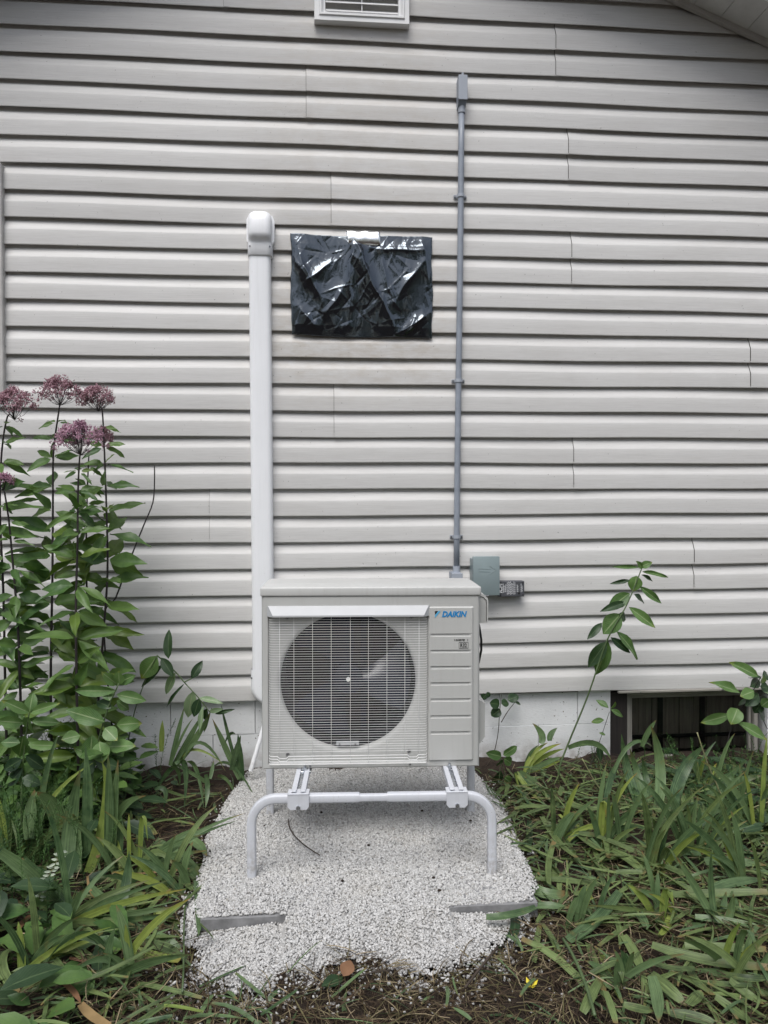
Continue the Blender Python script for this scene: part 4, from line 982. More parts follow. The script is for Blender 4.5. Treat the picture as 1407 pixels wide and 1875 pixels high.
def poly_stem(parent, pts, r0, r1, mat, name='stem'):
    P = [Vector(p) for p in pts]; out = []
    for i in range(len(P)-1):
        a = P[max(i-1, 0)]; b = P[i]; c = P[i+1]; d = P[min(i+2, len(P)-1)]
        for k in range(4):
            t = k/4; out.append(0.5*((2*b)+(c-a)*t+(2*a-5*b+4*c-d)*t*t+(3*b-a-3*c+d)*t**3))
    out.append(P[-1]); mb = MB(); k = len(out)-1; mb.tube(out, [r0+(r1-r0)*i/k for i in range(k+1)], 7)
    o = mb.build(name, M[mat], parent, smooth=True)
    if parent is not None: o.location = -Vector(parent.location)
    return out
def pxm(Y): return (Y-CAM[1])/F               # metres per photograph pixel at distance plane Y

# ------------------------------------------------------------------ Joe-Pye weed: tall stalks with whorled leaves and mauve heads
def flower_head(parent, c, rx, rz, mat, seed, density=1.0):
    rg = random.Random(seed); mb = MB(); tw = MB(); c = Vector(c); root = c-Vector((0, 0, rz*1.1))
    n = int(120*density)
    for i in range(n):
        if i % 9 == 0: ga, gq = rg.uniform(0, 6.283), math.sqrt(rg.random())*0.85
        a = ga+rg.gauss(0, 0.32); q = min(1.1, abs(gq+rg.gauss(0, 0.13))); h = (1-q*q)*0.9-0.9*q*rg.random()
        e = c+Vector((math.cos(a)*q*rx, math.sin(a)*q*rx*0.75, h*rz+rg.uniform(-0.2, 0.2)*rz))
        mid = root*0.45+e*0.55+Vector((0, 0, -0.15*rz)); (tw.tube([root, mid, e], [0.0011, 0.0009, 0.0006], 3) if i % 4 == 0 else None)
        for k in range(rg.randint(9, 15)):
            d = Vector((rg.gauss(0, 1), rg.gauss(0, 1), rg.gauss(0.75, 0.8))).normalized(); ln = rg.uniform(0.006, 0.014)
            b = e+Vector((rg.gauss(0, 0.005), rg.gauss(0, 0.005), rg.gauss(0, 0.005))); s = d.orthogonal().normalized(); s2 = d.cross(s); w_ = rg.uniform(0.0018, 0.0034); r = rg.random()
            mb.add([b, b+d*ln*0.7+s*w_, b+d*ln*0.7-s*w_*0.5+s2*w_, b+d*ln*0.7-s*w_*0.5-s2*w_, b+d*ln], [(0, 1, 2), (0, 2, 3), (0, 3, 1), (4, 2, 1), (4, 3, 2), (4, 1, 3)], r=r)
    o = mb.build('flower_head', M[mat], parent); o.location = -Vector(parent.location); o['kind'] = 'stuff'
    t_ = tw.build('flower_stalks', M['stem_dark'], parent); t_.location = -Vector(parent.location)
def joe_pye(label, pts, Y, head, seed, top_bare=34, whorl_px=44, leaf_px=62, low=0.5, dense=1.0):
    """pts: the stalk through the picture, top to bottom; head: (x, y, half width, half height, material)"""
    random.seed(seed); m = pxm(Y)
    P = [Vector(at(x, y, Y+0.02*math.sin(i))) for i, (x, y) in enumerate(pts)]
    if head and abs(head[0]-pts[0][0]) < 25: P = [Vector(at(head[0], head[1], Y))-Vector((0, 0, head[3]*m*1.1))]+P
    base = P[-1].copy(); base.z = 0.0; base.y = Y
    root = empty('joe_pye_weed', base, label, 'plant', 'tall flowering weeds by the wall on the left')
    path = poly_stem(root, [base]+P[::-1], 0.0060, 0.0028, 'stem_dark')
    tot = [0.0]
    for i in range(1, len(path)): tot.append(tot[-1]+(path[i]-path[i-1]).length)
    s = tot[-1]-top_bare*m; k = 0; H0 = tot[-1]
    while s > 0.10:
        j = max(i for i in range(len(tot)) if tot[i] <= s); p = path[j].lerp(path[min(j+1, len(path)-1)], (s-tot[j])/max(1e-6, (tot[min(j+1, len(tot)-1)]-tot[j])))
        frac = 1-(s/H0); nl = random.choice((4, 4, 5)); a0 = random.uniform(0, 6.28)
        L = leaf_px*m*(0.42+0.73*min(1, (H0-s-top_bare*m+0.02)/(0.34)))*random.uniform(0.88, 1.1)
        for q in range(nl):
            a = a0+q*6.283/nl+random.uniform(-0.3, 0.3); el = random.uniform(-0.45, 0.65) if s > 0.35 else random.uniform(-0.35, 0.35)
            d = Vector((math.cos(a), math.sin(a)*0.5, el)); d.normalize()
            b = p+d*0.012; t = b+d*L*random.uniform(0.8, 1.12)+Vector((0, 0, -0.025))
            if t.y > -0.03: t.y = -0.03-random.uniform(0, 0.03)
            mt = 'joe_low' if random.random() < low*(1-s/H0)*1.15 else 'joe'
            put_leaf(root, b, t, L*random.uniform(0.27, 0.41), (random.uniform(-0.5, 0.5), random.uniform(-1.2, -0.15), random.uniform(0.3, 0.9)), 'joe', mt)
        s -= whorl_px*m*random.uniform(0.85, 1.15)*(0.75 if k < 2 else 1); k += 1
    if head:
        hx, hy, rw, rh, mt = head; c = Vector(at(hx, hy, Y)); flower_head(root, c, rw*m*1.12, rh*m*1.05, mt, seed, dense)
    return root
joe_pye('tall mauve flowering weed with a wide domed head, second head from the left', [(108, 752), (98, 830), (97, 930), (96, 1060), (93, 1270)], -0.42, (110, 716, 37, 22, 'russet'), 3)
joe_pye('shorter mauve flowering weed with a dense pink head in front of the taller ones', [(146, 838), (143, 900), (142, 1000), (139, 1120), (141, 1280)], -0.55, (148, 803, 46, 26, 'mauve'), 5, top_bare=35, low=0.75, dense=1.4)
joe_pye('tall mauve flowering weed with the rightmost head and leafy stalk', [(187, 750), (191, 820), (195, 930), (197, 1050), (188, 1180), (180, 1300)], -0.38, (180, 729, 34, 20, 'russet'), 8, top_bare=45, low=0.7)
joe_pye('mauve flowering weed at the left edge with a broad drooping head', [(14, 762), (3, 830), (0, 940), (6, 1080), (10, 1270)], -0.46, (26, 740, 36, 24, 'russet'), 12, low=0.2)
joe_pye('low mauve flowering weed at the left edge with a small pink head', [(9, 905), (17, 960), (26, 1060), (33, 1150), (38, 1290)], -0.52, (6, 884, 20, 12, 'mauve'), 15, top_bare=30, leaf_px=50, low=0.15, dense=0.6)
joe_pye('pale green young flowering weed half hidden behind the front stalk', [(163, 830), (160, 900), (158, 1000), (160, 1120), (165, 1290)], -0.33, (190, 800, 14, 16, 'russet'), 19, top_bare=25, leaf_px=48, low=0.8, dense=0.7)

# ------------------------------------------------------------------ plants whose stem and leaves are read from the photograph
def zone(ox, oy, s): return lambda x, y: (ox+x*s, oy+y*s)
def leafy(name, label, cat, zf, Y, stems, leaves, stem_r=(0.0042, 0.0022), stem_mat='stem', group=None, spread=0.05, kind='milk', tilt=None, base=None):
    random.seed(len(label)*7+len(leaves)); m = pxm(Y)
    b0 = Vector(at(*zf(*stems[0][0]), Y)); b0.z = max(0.0, min(b0.z, 0.03)) if base is None else base
    root = empty(name, b0, label, cat, group)
    for st_ in stems:
        P = [Vector(at(*zf(x, y), Y+spread*0.4*math.sin(i*1.3))) for i, (x, y) in enumerate(st_)]
        if P[0].z > 0.05 and st_ is stems[0]: P = [Vector((P[0].x-0.1*(P[1].x-P[0].x), P[0].y, 0.0))]+P
        poly_stem(root, P, stem_r[0], stem_r[1], stem_mat)
    sc_ = zf(1, 0)[0]-zf(0, 0)[0]
    for i, lf in enumerate(leaves):
        bx, by, tx, ty, w_ = lf[:5]; mt = lf[5] if len(lf) > 5 else 'milk'
        dy = random.uniform(-1, 1)*spread; yb_ = Y+0.01*random.uniform(-1, 1)
        b = Vector(at(*zf(bx, by), yb_)); t = Vector(at(*zf(tx, ty), min(-0.03, yb_+dy)))
        nn = Vector((random.uniform(-0.4, 0.4), -1.0, random.uniform(0.1, 0.8)))
        put_leaf(root, b, t, w_*sc_*m*1.12, nn, lf[6] if len(lf) > 6 else kind, mt)
    return root
z6 = zone(860, 1000, 0.3888)
leafy('milkweed', 'tall milkweed leaning against the siding left of the basement window', 'plant', z6, -0.28,
      [[(425, 1040), (470, 920), (560, 700), (650, 440), (740, 280), (810, 110)]],
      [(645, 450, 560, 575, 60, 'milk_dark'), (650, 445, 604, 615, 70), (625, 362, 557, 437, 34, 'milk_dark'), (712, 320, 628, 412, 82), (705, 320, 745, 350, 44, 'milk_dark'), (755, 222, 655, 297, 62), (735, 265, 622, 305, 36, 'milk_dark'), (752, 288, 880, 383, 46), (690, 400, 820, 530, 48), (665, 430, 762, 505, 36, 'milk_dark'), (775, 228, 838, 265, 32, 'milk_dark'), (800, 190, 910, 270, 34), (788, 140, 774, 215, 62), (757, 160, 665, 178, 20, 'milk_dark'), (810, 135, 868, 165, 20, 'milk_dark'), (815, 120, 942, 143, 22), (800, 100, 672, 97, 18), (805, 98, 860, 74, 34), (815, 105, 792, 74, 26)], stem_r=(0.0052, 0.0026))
leafy('weed_sprig', 'small leafy sprig against the white foundation beside the basement window', 'plant', z6, -0.16, [[(560, 1060), (610, 930), (660, 780)]],
      [(655, 762, 597, 722, 30), (665, 770, 738, 805, 26), (668, 765, 690, 738, 26), (635, 820, 572, 828, 28), (608, 930, 622, 1015, 26, 'milk_dark'), (640, 890, 618, 878, 14)], stem_r=(0.002, 0.0012), stem_mat='stem_dark')
leafy('vine', 'thin woody vine with a few leaves climbing the white foundation', 'vine', z6, -0.07, [[(20, 1092), (100, 1010), (132, 900), (142, 790), (150, 700)], [(150, 830), (180, 780), (215, 735)]],
      [(142, 745, 98, 742, 46, 'milk_dark'), (146, 770, 104, 802, 46, 'milk_dark'), (180, 725, 233, 706, 42, 'milk_dark'), (150, 742, 186, 736, 36, 'milk_dark'), (212, 735, 246, 746, 14, 'milk_dark'), (78, 700, 58, 722, 30, 'milk_dark'), (92, 712, 84, 690, 26, 'milk_dark')], stem_r=(0.0024, 0.0014), stem_mat='twig', spread=0.02, kind='round')
leafy('weed_sprig', 'low leafy weed at the right rear corner of the gravel', 'plant', z6, -0.25, [[(135, 1150), (150, 1000)], [(215, 1170), (170, 1080), (150, 1010)]],
      [(150, 992, 82, 975, 42), (160, 985, 226, 944, 38), (162, 1000, 205, 1026, 42), (148, 1005, 130, 1040, 34, 'milk_dark'), (150, 1060, 112, 1130, 40, 'milk_dark'), (165, 1090, 200, 1120, 40), (170, 1130, 215, 1200, 44, 'milk_dark')], stem_r=(0.002, 0.0014), kind='round')
zL = zone(200, 1120, 0.199)
leafy('broken_milkweed', 'milkweed snapped over at the middle beside the white duct', 'plant', zL, -0.26, [[(145, 1400), (215, 1000), (300, 720), (440, 402)], [(440, 402), (610, 555), (700, 660), (820, 790), (930, 930)], [(690, 650), (760, 615)]],
      [(440, 410, 292, 625, 150), (495, 485, 287, 700, 52, 'milk_dark'), (545, 432, 540, 165, 78, 'milk_dark'), (480, 425, 590, 600, 84, 'milk_dark'), (612, 560, 512, 770, 74, 'milk_pale'), (685, 670, 497, 880, 30, 'milk_dark'), (760, 618, 855, 450, 74, 'milk_dark'), (770, 735, 718, 985, 104, 'milk_pale'), (830, 800, 772, 972, 84, 'milk_dark'), (830, 792, 1045, 840, 52, 'milk_pale'), (870, 860, 822, 1115, 44, 'milk_pale'), (930, 925, 850, 1142, 34), (920, 920, 1030, 902, 42, 'milk_pale'), (975, 942, 1150, 898, 34, 'milk_dark'), (900, 890, 880, 1010, 60, 'milk_dark')], stem_r=(0.0034, 0.0022))
zB = zone(0, 1250, 0.334)
leafy('milkweed', 'milkweed with a whorl of pale veined leaves at the far left edge', 'plant', zB, -0.82, [[(118, 620), (130, 400), (160, 165)]],
      [(162, 160, 178, 55, 58), (158, 165, 18, 100, 54), (165, 165, 322, 112, 48), (155, 190, 150, 287, 78), (130, 220, -20, 212, 58), (175, 215, 332, 213, 52), (130, 290, 98, 417, 84), (155, 340, 324, 350, 48), (110, 330, 4, 326, 54), (122, 435, 108, 577, 80), (140, 400, 250, 470, 60, 'milk_dark'), (120, 420, 20, 480, 60, 'milk_dark'), (120, 520, 220, 560, 60, 'milk_dark'), (125, 470, 40, 570, 60, 'milk_dark')], spread=0.06)
leafy('milkweed', 'bushy milkweed with long pale veined leaves in front of the flowering weeds', 'plant', zB, -0.70, [[(505, 620), (520, 400), (590, 150), (652, 5)]],
      [(640, 45, 392, 48, 56), (575, 215, 358, 148, 84), (640, 65, 802, 100, 62), (600, 100, 588, 15, 64), (640, 100, 715, 157, 46), (575, 250, 640, 312, 72), (640, 232, 777, 220, 74), (545, 325, 556, 442, 96), (590, 352, 737, 345, 68), (505, 290, 490, 442, 84), (440, 290, 338, 312, 64), (520, 400, 400, 360, 60), (655, 10, 648, -60, 56), (650, 0, 740, -40, 52), (645, 10, 560, -50, 52), (610, 140, 520, 90, 50, 'milk_dark'), (520, 420, 640, 470, 70, 'milk_dark'), (515, 430, 430, 520, 70, 'milk_dark')], spread=0.06)
zW = zone(1180, 1190, 0.16134)
leafy('milkweed', 'dark leafy weed hanging over the basement window at the right edge', 'plant', zW, -0.24, [[(900, 1300), (1000, 850), (1180, 560), (1330, 300)], [(1180, 560), (1300, 700), (1400, 900)]],
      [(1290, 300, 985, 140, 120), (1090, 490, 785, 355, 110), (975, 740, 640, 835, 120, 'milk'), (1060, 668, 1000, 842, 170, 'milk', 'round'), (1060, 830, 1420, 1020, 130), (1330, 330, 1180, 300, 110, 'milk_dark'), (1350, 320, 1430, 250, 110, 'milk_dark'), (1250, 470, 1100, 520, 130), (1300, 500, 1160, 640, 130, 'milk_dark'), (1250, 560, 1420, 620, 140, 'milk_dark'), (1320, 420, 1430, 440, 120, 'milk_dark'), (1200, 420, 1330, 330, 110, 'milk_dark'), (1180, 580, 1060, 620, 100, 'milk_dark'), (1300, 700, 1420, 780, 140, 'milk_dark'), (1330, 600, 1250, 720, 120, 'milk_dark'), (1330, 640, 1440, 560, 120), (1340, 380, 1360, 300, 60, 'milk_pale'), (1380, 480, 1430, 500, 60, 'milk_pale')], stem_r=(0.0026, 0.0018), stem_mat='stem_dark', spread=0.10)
random.seed(40)
b = Vector(at(228, 1060, -0.22)); b2 = Vector(at(215, 1120, -0.22)); b2.z = 0
rt = empty('bare_stalk', b2, 'bare dark bent stalk standing against the siding behind the weeds', 'stalk')
poly_stem(rt, [b2, at(190, 1150, -0.22), at(212, 1095, -0.22), at(240, 1020, -0.20), at(262, 965, -0.18), at(280, 920, -0.16), at(283, 880, -0.15), at(283, 852, -0.15)], 0.0042, 0.0026, 'stem_dark')

# ------------------------------------------------------------------ iris clumps
def iris(label, zf, Y, blades, name='iris_clump', lie=False, base_px=None, mat='iris', group='iris clumps beside the gravel'):
    """blades: ([(x, y), ...] base to tip, width in zone pixels, material?); standing in the plane Y or lying on the ground"""
    random.seed(len(label)*13+len(blades))
    bx, by = zf(*(base_px or blades[0][0][0])); b0 = Vector(G(bx, by, 0.0)) if Y is None else Vector(at(bx, by, Y))
    Yg = b0.y; b0.z = 0.0; m = pxm(Yg); sc_ = zf(1, 0)[0]-zf(0, 0)[0]
    root = empty(name, b0, label, 'iris', group)
    for i, bl in enumerate(blades):
        pts, w_ = bl[0], bl[1]; mt = bl[2] if len(bl) > 2 else mat
        lean = random.uniform(-0.05, 0.05); P = []
        for j, (x, y) in enumerate(pts):
            f_ = j/(len(pts)-1); q = Vector(at(*zf(x, y), min(-0.05, Yg+0.012*(i % 3-1)+lean*f_)))
            if q.z < 0.012: q = Vector(G(*zf(x, y), 0.015+0.02*random.random()))
            P.append(q)
        if len(P) == 3: mid = P[1]; P[1] = mid*2-(P[0]+P[2])*0.5
        blade(root, P, w_*sc_*m*0.86, mt)
    return root
iris('iris fan standing against the white foundation under the snapped milkweed', zL, -0.24,
     [([(560, 1420), (690, 880)], 56), ([(590, 1420), (735, 1170), (850, 955)], 60), ([(610, 1420), (780, 1190), (930, 930)], 70), ([(590, 1350), (680, 1130), (770, 985)], 26), ([(480, 1290), (490, 1000)], 56, 'iris_yel'), ([(640, 1390), (790, 1270), (1050, 1400)], 30, 'iris_yel'), ([(690, 1340), (860, 1210), (1070, 1470)], 36)])
iris('iris clump with folded blades at the foundation left of the drain pipe', zL, -0.20,
     [([(1200, 1540), (950, 985)], 62), ([(1195, 1500), (1100, 1150), (1030, 855)], 36), ([(1222, 1580), (1205, 1350), (1185, 1125)], 72), ([(1125, 1460), (1170, 1280), (1212, 1140)], 62), ([(1160, 1125), (1110, 1130), (1060, 1225)], 32), ([(970, 1420), (1150, 1430), (1370, 1770)], 30), ([(1000, 1510), (1110, 1580), (1190, 1800)], 40)])
iris('drooping iris clump whose blades hang over dark soil left of the gravel', zL, -0.42,
     [([(610, 1400), (700, 1430), (690, 1810)], 58), ([(700, 1392), (800, 1450), (870, 1810)], 46), ([(890, 1500), (905, 1640), (885, 1810)], 52), ([(560, 1440), (630, 1460), (650, 1610)], 42), ([(420, 1630), (515, 1650), (500, 1810)], 52), ([(620, 1420), (540, 1480), (430, 1640)], 50), ([(930, 1540), (965, 1370)], 40), ([(640, 1420), (880, 1560), (920, 1610)], 40)])
iris('large iris clump with long upright blades in the left bed', zB, -0.95,
     [([(370, 1075), (385, 780), (440, 480)], 88), ([(465, 1010), (480, 660), (468, 345)], 72), ([(485, 1045), (590, 700), (562, 440)], 82, 'iris_yel'), ([(590, 1000), (600, 700), (592, 390)], 58), ([(612, 1000), (625, 700), (648, 425)], 52), ([(600, 900), (660, 700), (800, 620)], 54), ([(160, 860), (165, 720), (190, 588)], 74), ([(320, 800), (290, 680), (195, 598)], 104), ([(430, 1040), (420, 820), (400, 720)], 50), ([(640, 1000), (655, 860), (650, 700)], 50), ([(680, 1060), (640, 900), (610, 820)], 40, 'iris_yel')])
iris('flattened iris clump with long blades sprawling down the left side of the bed', zB, -1.25,
     [([(0, 930), (190, 1080), (395, 1310)], 84), ([(130, 975), (330, 1160), (525, 1345)], 62), ([(40, 1035), (250, 1170), (548, 1435)], 78), ([(640, 1300), (690, 1110), (708, 925)], 62), ([(240, 1240), (200, 1100), (120, 960)], 70)], mat='iris')
zR = zone(880, 1300, 0.3746)
iris('yellowish iris fan lying at the foundation right of the heat pump', zR, -0.16,
     [([(215, 305), (260, 215), (330, 160)], 26, 'iris_yel'), ([(220, 305), (290, 215), (395, 165)], 30, 'iris_yel'), ([(222, 305), (310, 230), (412, 190)], 28, 'iris_yel'), ([(222, 308), (320, 260), (405, 228)], 30), ([(225, 308), (320, 275), (392, 250)], 26, 'iris_yel'), ([(218, 300), (240, 220), (290, 170)], 20), ([(430, 185), (560, 165), (640, 245)], 34), ([(295, 165), (300, 120), (255, 65)], 40), ([(340, 152), (345, 120), (376, 88)], 34)])
iris('cut iris fan flopped over the right rear edge of the gravel', zR, -0.32,
     [([(172, 305), (200, 380), (252, 440)], 30), ([(176, 305), (230, 380), (300, 455)], 32, 'iris_yel'), ([(180, 305), (250, 390), (330, 480)], 34), ([(172, 310), (200, 420), (245, 520)], 30, 'iris_yel'), ([(190, 305), (310, 400), (425, 515)], 48)])
iris('upright iris clump in front of the basement window frame', zR, -0.52,
     [([(812, 535), (730, 330), (690, 118)], 62), ([(822, 510), (780, 350), (730, 188)], 48), ([(835, 505), (815, 360), (790, 230)], 42), ([(865, 495), (880, 280), (835, 78)], 66), ([(610, 475), (640, 330), (692, 238)], 42), ([(790, 180), (820, 110), (860, 50)], 34), ([(700, 500), (720, 420), (690, 330)], 36), ([(868, 785), (872, 620), (905, 440)], 40, 'iris_yel'), ([(790, 530), (740, 440), (650, 320)], 34), ([(650, 310), (740, 165), (845, 182)], 24)])
iris('iris clump leaning right beneath the basement window', zR, -0.56,
     [([(940, 565), (980, 330), (1102, 168)], 72), ([(970, 555), (1010, 420), (1065, 340)], 52), ([(995, 560), (1140, 400), (1302, 245)], 58), ([(1020, 530), (1180, 390), (1385, 318)], 70), ([(960, 560), (950, 460), (925, 400)], 40), ([(1010, 545), (1080, 480), (1180, 430)], 44)])
iris('spiky iris clump low in the clippings at the right edge', zR, None,
     [([(1165, 1065), (1060, 880), (958, 718)], 46), ([(1160, 1065), (1130, 880), (1130, 688)], 46), ([(1180, 1062), (1190, 970), (1202, 888)], 46), ([(1200, 1064), (1225, 980), (1238, 900)], 46), ([(1210, 1072), (1310, 1010), (1410, 985)], 42), ([(1275, 1165), (1275, 1050), (1268, 940)], 40), ([(1350, 1095), (1390, 1050), (1420, 1010)], 60), ([(1175, 1075), (1090, 1060), (975, 1040)], 36), ([(1195, 1080), (1290, 1090), (1400, 1130)], 40)])

# smaller tufts, half flattened, between the clumps
def tuft(label, px, py, n, Lr, seed, lean=0.6, bias=0.0, mats=('iris', 'iris', 'iris', 'cut', 'iris_yel'), wr=(0.016, 0.032)):
    random.seed(seed); b0 = Vector(G(px, py, 0.0)); root = empty('iris_tuft', b0, label, 'iris', 'iris tufts half flattened in the beds')
    for i in range(n):
        L = random.uniform(*Lr); a = random.uniform(-1, 1)*lean*1.6+bias; out = math.sin(a); up = max(0.10, math.cos(a))*random.uniform(0.55, 1.0)
        dy = random.uniform(-0.35, 0.25); base = b0+Vector((random.uniform(-0.05, 0.05), random.uniform(-0.03, 0.03), 0.0))
        tip = base+Vector((out*L, dy*L*0.6, up*L)); 
        if tip.y > -0.06: tip.y = -0.06
        mid = base+Vector((out*L*0.35, dy*L*0.2, up*L*0.75)); drop = random.random() < (0.35 if lean > 0.5 else 0.15)
        if drop: tip.z *= 0.35; mid.z *= 1.2
        blade(root, [base, mid, tip], random.uniform(*wr), random.choice(mats), n=8)
    return root
for i, (lab, px, py, n, Lr, bias) in enumerate((
    ('leaning iris tuft at the right rear edge of the gravel', 1010, 1545, 7, (0.12, 0.24), 0.5), ('iris tuft just below the upright clump by the window', 1120, 1560, 9, (0.16, 0.30), 0.2),
    ('iris tuft between the upright clump and the dark cut stalk', 1190, 1600, 9, (0.18, 0.32), 0.4), ('dense iris tuft below the right leaning clump', 1270, 1570, 11, (0.20, 0.38), 0.2),
    ('iris tuft at the right edge under the window', 1370, 1530, 11, (0.20, 0.40), -0.2), ('iris tuft behind the low spiky clump at the right edge', 1375, 1640, 10, (0.20, 0.36), -0.4),
    ('flattened iris tuft left of the low spiky clump', 1220, 1690, 8, (0.14, 0.28), -0.5), ('flattened iris tuft right of the paver end', 1060, 1690, 7, (0.12, 0.24), 0.7),
    ('iris tuft in the bottom right corner', 1350, 1800, 9, (0.16, 0.30), -0.3), ('flattened iris tuft at the bottom edge right of the blossom', 1150, 1810, 8, (0.12, 0.26), 0.3), ('slim iris tuft against the basement window sill', 1290, 1450, 8, (0.12, 0.26), 0.1))):
    tuft(lab, px, py, n+(4 if py < 1610 else 0), (Lr[0]*1.25, Lr[1]*1.25) if py < 1650 else Lr, 300+i, bias=bias, lean=0.38 if py < 1650 else 0.6, wr=(0.014, 0.026))
for i, (lab, px, py, n, Lr, bias) in enumerate((
    ('arching iris tuft at the left edge among feathery weeds', 40, 1600, 9, (0.24, 0.42), 0.5), ('arching iris tuft right of the large left clump', 235, 1610, 9, (0.20, 0.36), 0.3),
    ('sprawling iris tuft below the silvery sprig', 110, 1720, 8, (0.22, 0.38), 0.6), ('flattened iris tuft beside the left edge of the gravel', 320, 1640, 7, (0.16, 0.28), -0.2),
    ('arching iris tuft in the bottom left corner', 40, 1800, 8, (0.18, 0.34), 0.5), ('iris tuft at the bottom edge left of the gravel', 220, 1800, 7, (0.14, 0.28), 0.2))):
    tuft(lab, px, py, n+2, (Lr[0]*1.2, Lr[1]*1.25), 340+i, bias=bias, lean=0.5, wr=(0.015, 0.028))

# ------------------------------------------------------------------ loose cut leaves, lying on the heap
def heap(x, y):
    """height of the pile of clippings on either side of the gravel"""
    l_ = np.clip((-0.48-x)/0.25, 0, 1)*np.clip((y+2.2)/0.5, 0, 1); r_ = np.clip((x-0.86)/0.25, 0, 1)*np.clip((y+1.9)/0.3, 0, 1)
    return 0.022*l_+0.018*r_
MARKS_R = [((1143, 1640), 'touching the dark cut stalk'), ((1315, 1700), 'by the spiky right edge iris'), ((1190, 1480), 'below the upright iris clump'), ((1010, 1480), 'at the right rear gravel edge'), ((960, 1660), 'by the right end of the paver'), ((990, 1770), 'on the soil right of the gravel front'), ((1120, 1820), 'right of the yellow blossom'), ((1330, 1800), 'in the bottom right corner'), ((1330, 1580), 'under the pale bent stalk'), ((1050, 1580), 'left of the dark cut stalk')]
MARKS_L = [((90, 1620), 'by the silvery sprig'), ((170, 1560), 'at the large left iris clump'), ((270, 1530), 'on the dark soil left of the gravel'), ((370, 1620), 'across the left edge of the gravel'), ((330, 1730), 'left of the gravel front'), ((200, 1730), 'in the middle of the left clippings'), ((60, 1780), 'in the bottom left corner'), ((240, 1820), 'at the bottom edge, left side'), ((270, 1650), 'just left of the left paver')]
def leaf_label(zf, pts, w_, mat, marks, what='cut leaf'):
    a = np.array(zf(*pts[0])); b = np.array(zf(*pts[-1])); m_ = (a+b)/2; L = np.linalg.norm(b-a); an = abs(math.degrees(math.atan2(b[1]-a[1], b[0]-a[0]))) % 180
    place = min(marks, key=lambda k: (k[0][0]-m_[0])**2+(k[0][1]-m_[1])**2)[1]
    up = a if a[1] < b[1] else b; lean = 'slanting right' if up[0] > m_[0] else 'slanting left'
    way = 'lying sideways' if an < 22 or an > 158 else 'pointing housewards' if 68 < an < 112 else lean
    size = 'long' if L > 95 else 'short' if L < 55 else ''; wide = 'broad' if w_ >= 50 else 'narrow' if w_ < 40 else ''
    colr = {'iris': 'dark green', 'iris_yel': 'yellowish', 'cut': 'green', 'milk_dark': 'very dark', 'orange': 'orange brown', 'dried': 'dry brown'}[mat]
    return ' '.join(('%s %s %s %s %s %s' % (size, wide, colr, what, way, place)).split())
def loose(zf, pts, w_, mat, label, group, kind='cut_leaf', lift=0.02):
    if group: label = leaf_label(zf, pts, w_, mat, MARKS_R if zf is zR else MARKS_L, 'dry leaf' if kind == 'dry_leaf' else 'cut leaf')
    P = []
    for i, (x, y) in enumerate(pts):
        z = 0.03; q = G(*zf(x, y), z)
        for _ in range(3): z = float(heap(q[0], q[1]))+lift+0.012*math.sin(i*1.9+x); q = G(*zf(x, y), z)
        P.append(Vector(q))
    if len(P) == 3: mid = P[1]; P[1] = mid*2-(P[0]+P[2])*0.5
    d = (Vector(P[len(P)//2])-CAMV).length; sc_ = zf(1, 0)[0]-zf(0, 0)[0]
    path = bez(P, 7); mb = MB(); tg = path[-1]-path[0]; c = path[3].copy(); c.z = 0
    ribbon(mb, [p-path[0] for p in path], w_*sc_*d/F*(0.78 if kind == 'cut_leaf' else 0.5), tg.cross(Vector((random.uniform(-0.4, 0.4), random.uniform(-0.9, -0.2), 1))), 0.55, 0.2, random.random(), random.random() < 0.5)
    return tag(mb.build(kind, M[mat], None, smooth=True, loc=path[0]), label, 'cut leaf', group)
random.seed(77)
LR, GR = 'cut green iris leaf lying among the clippings right of the gravel', 'cut leaves right of the gravel'
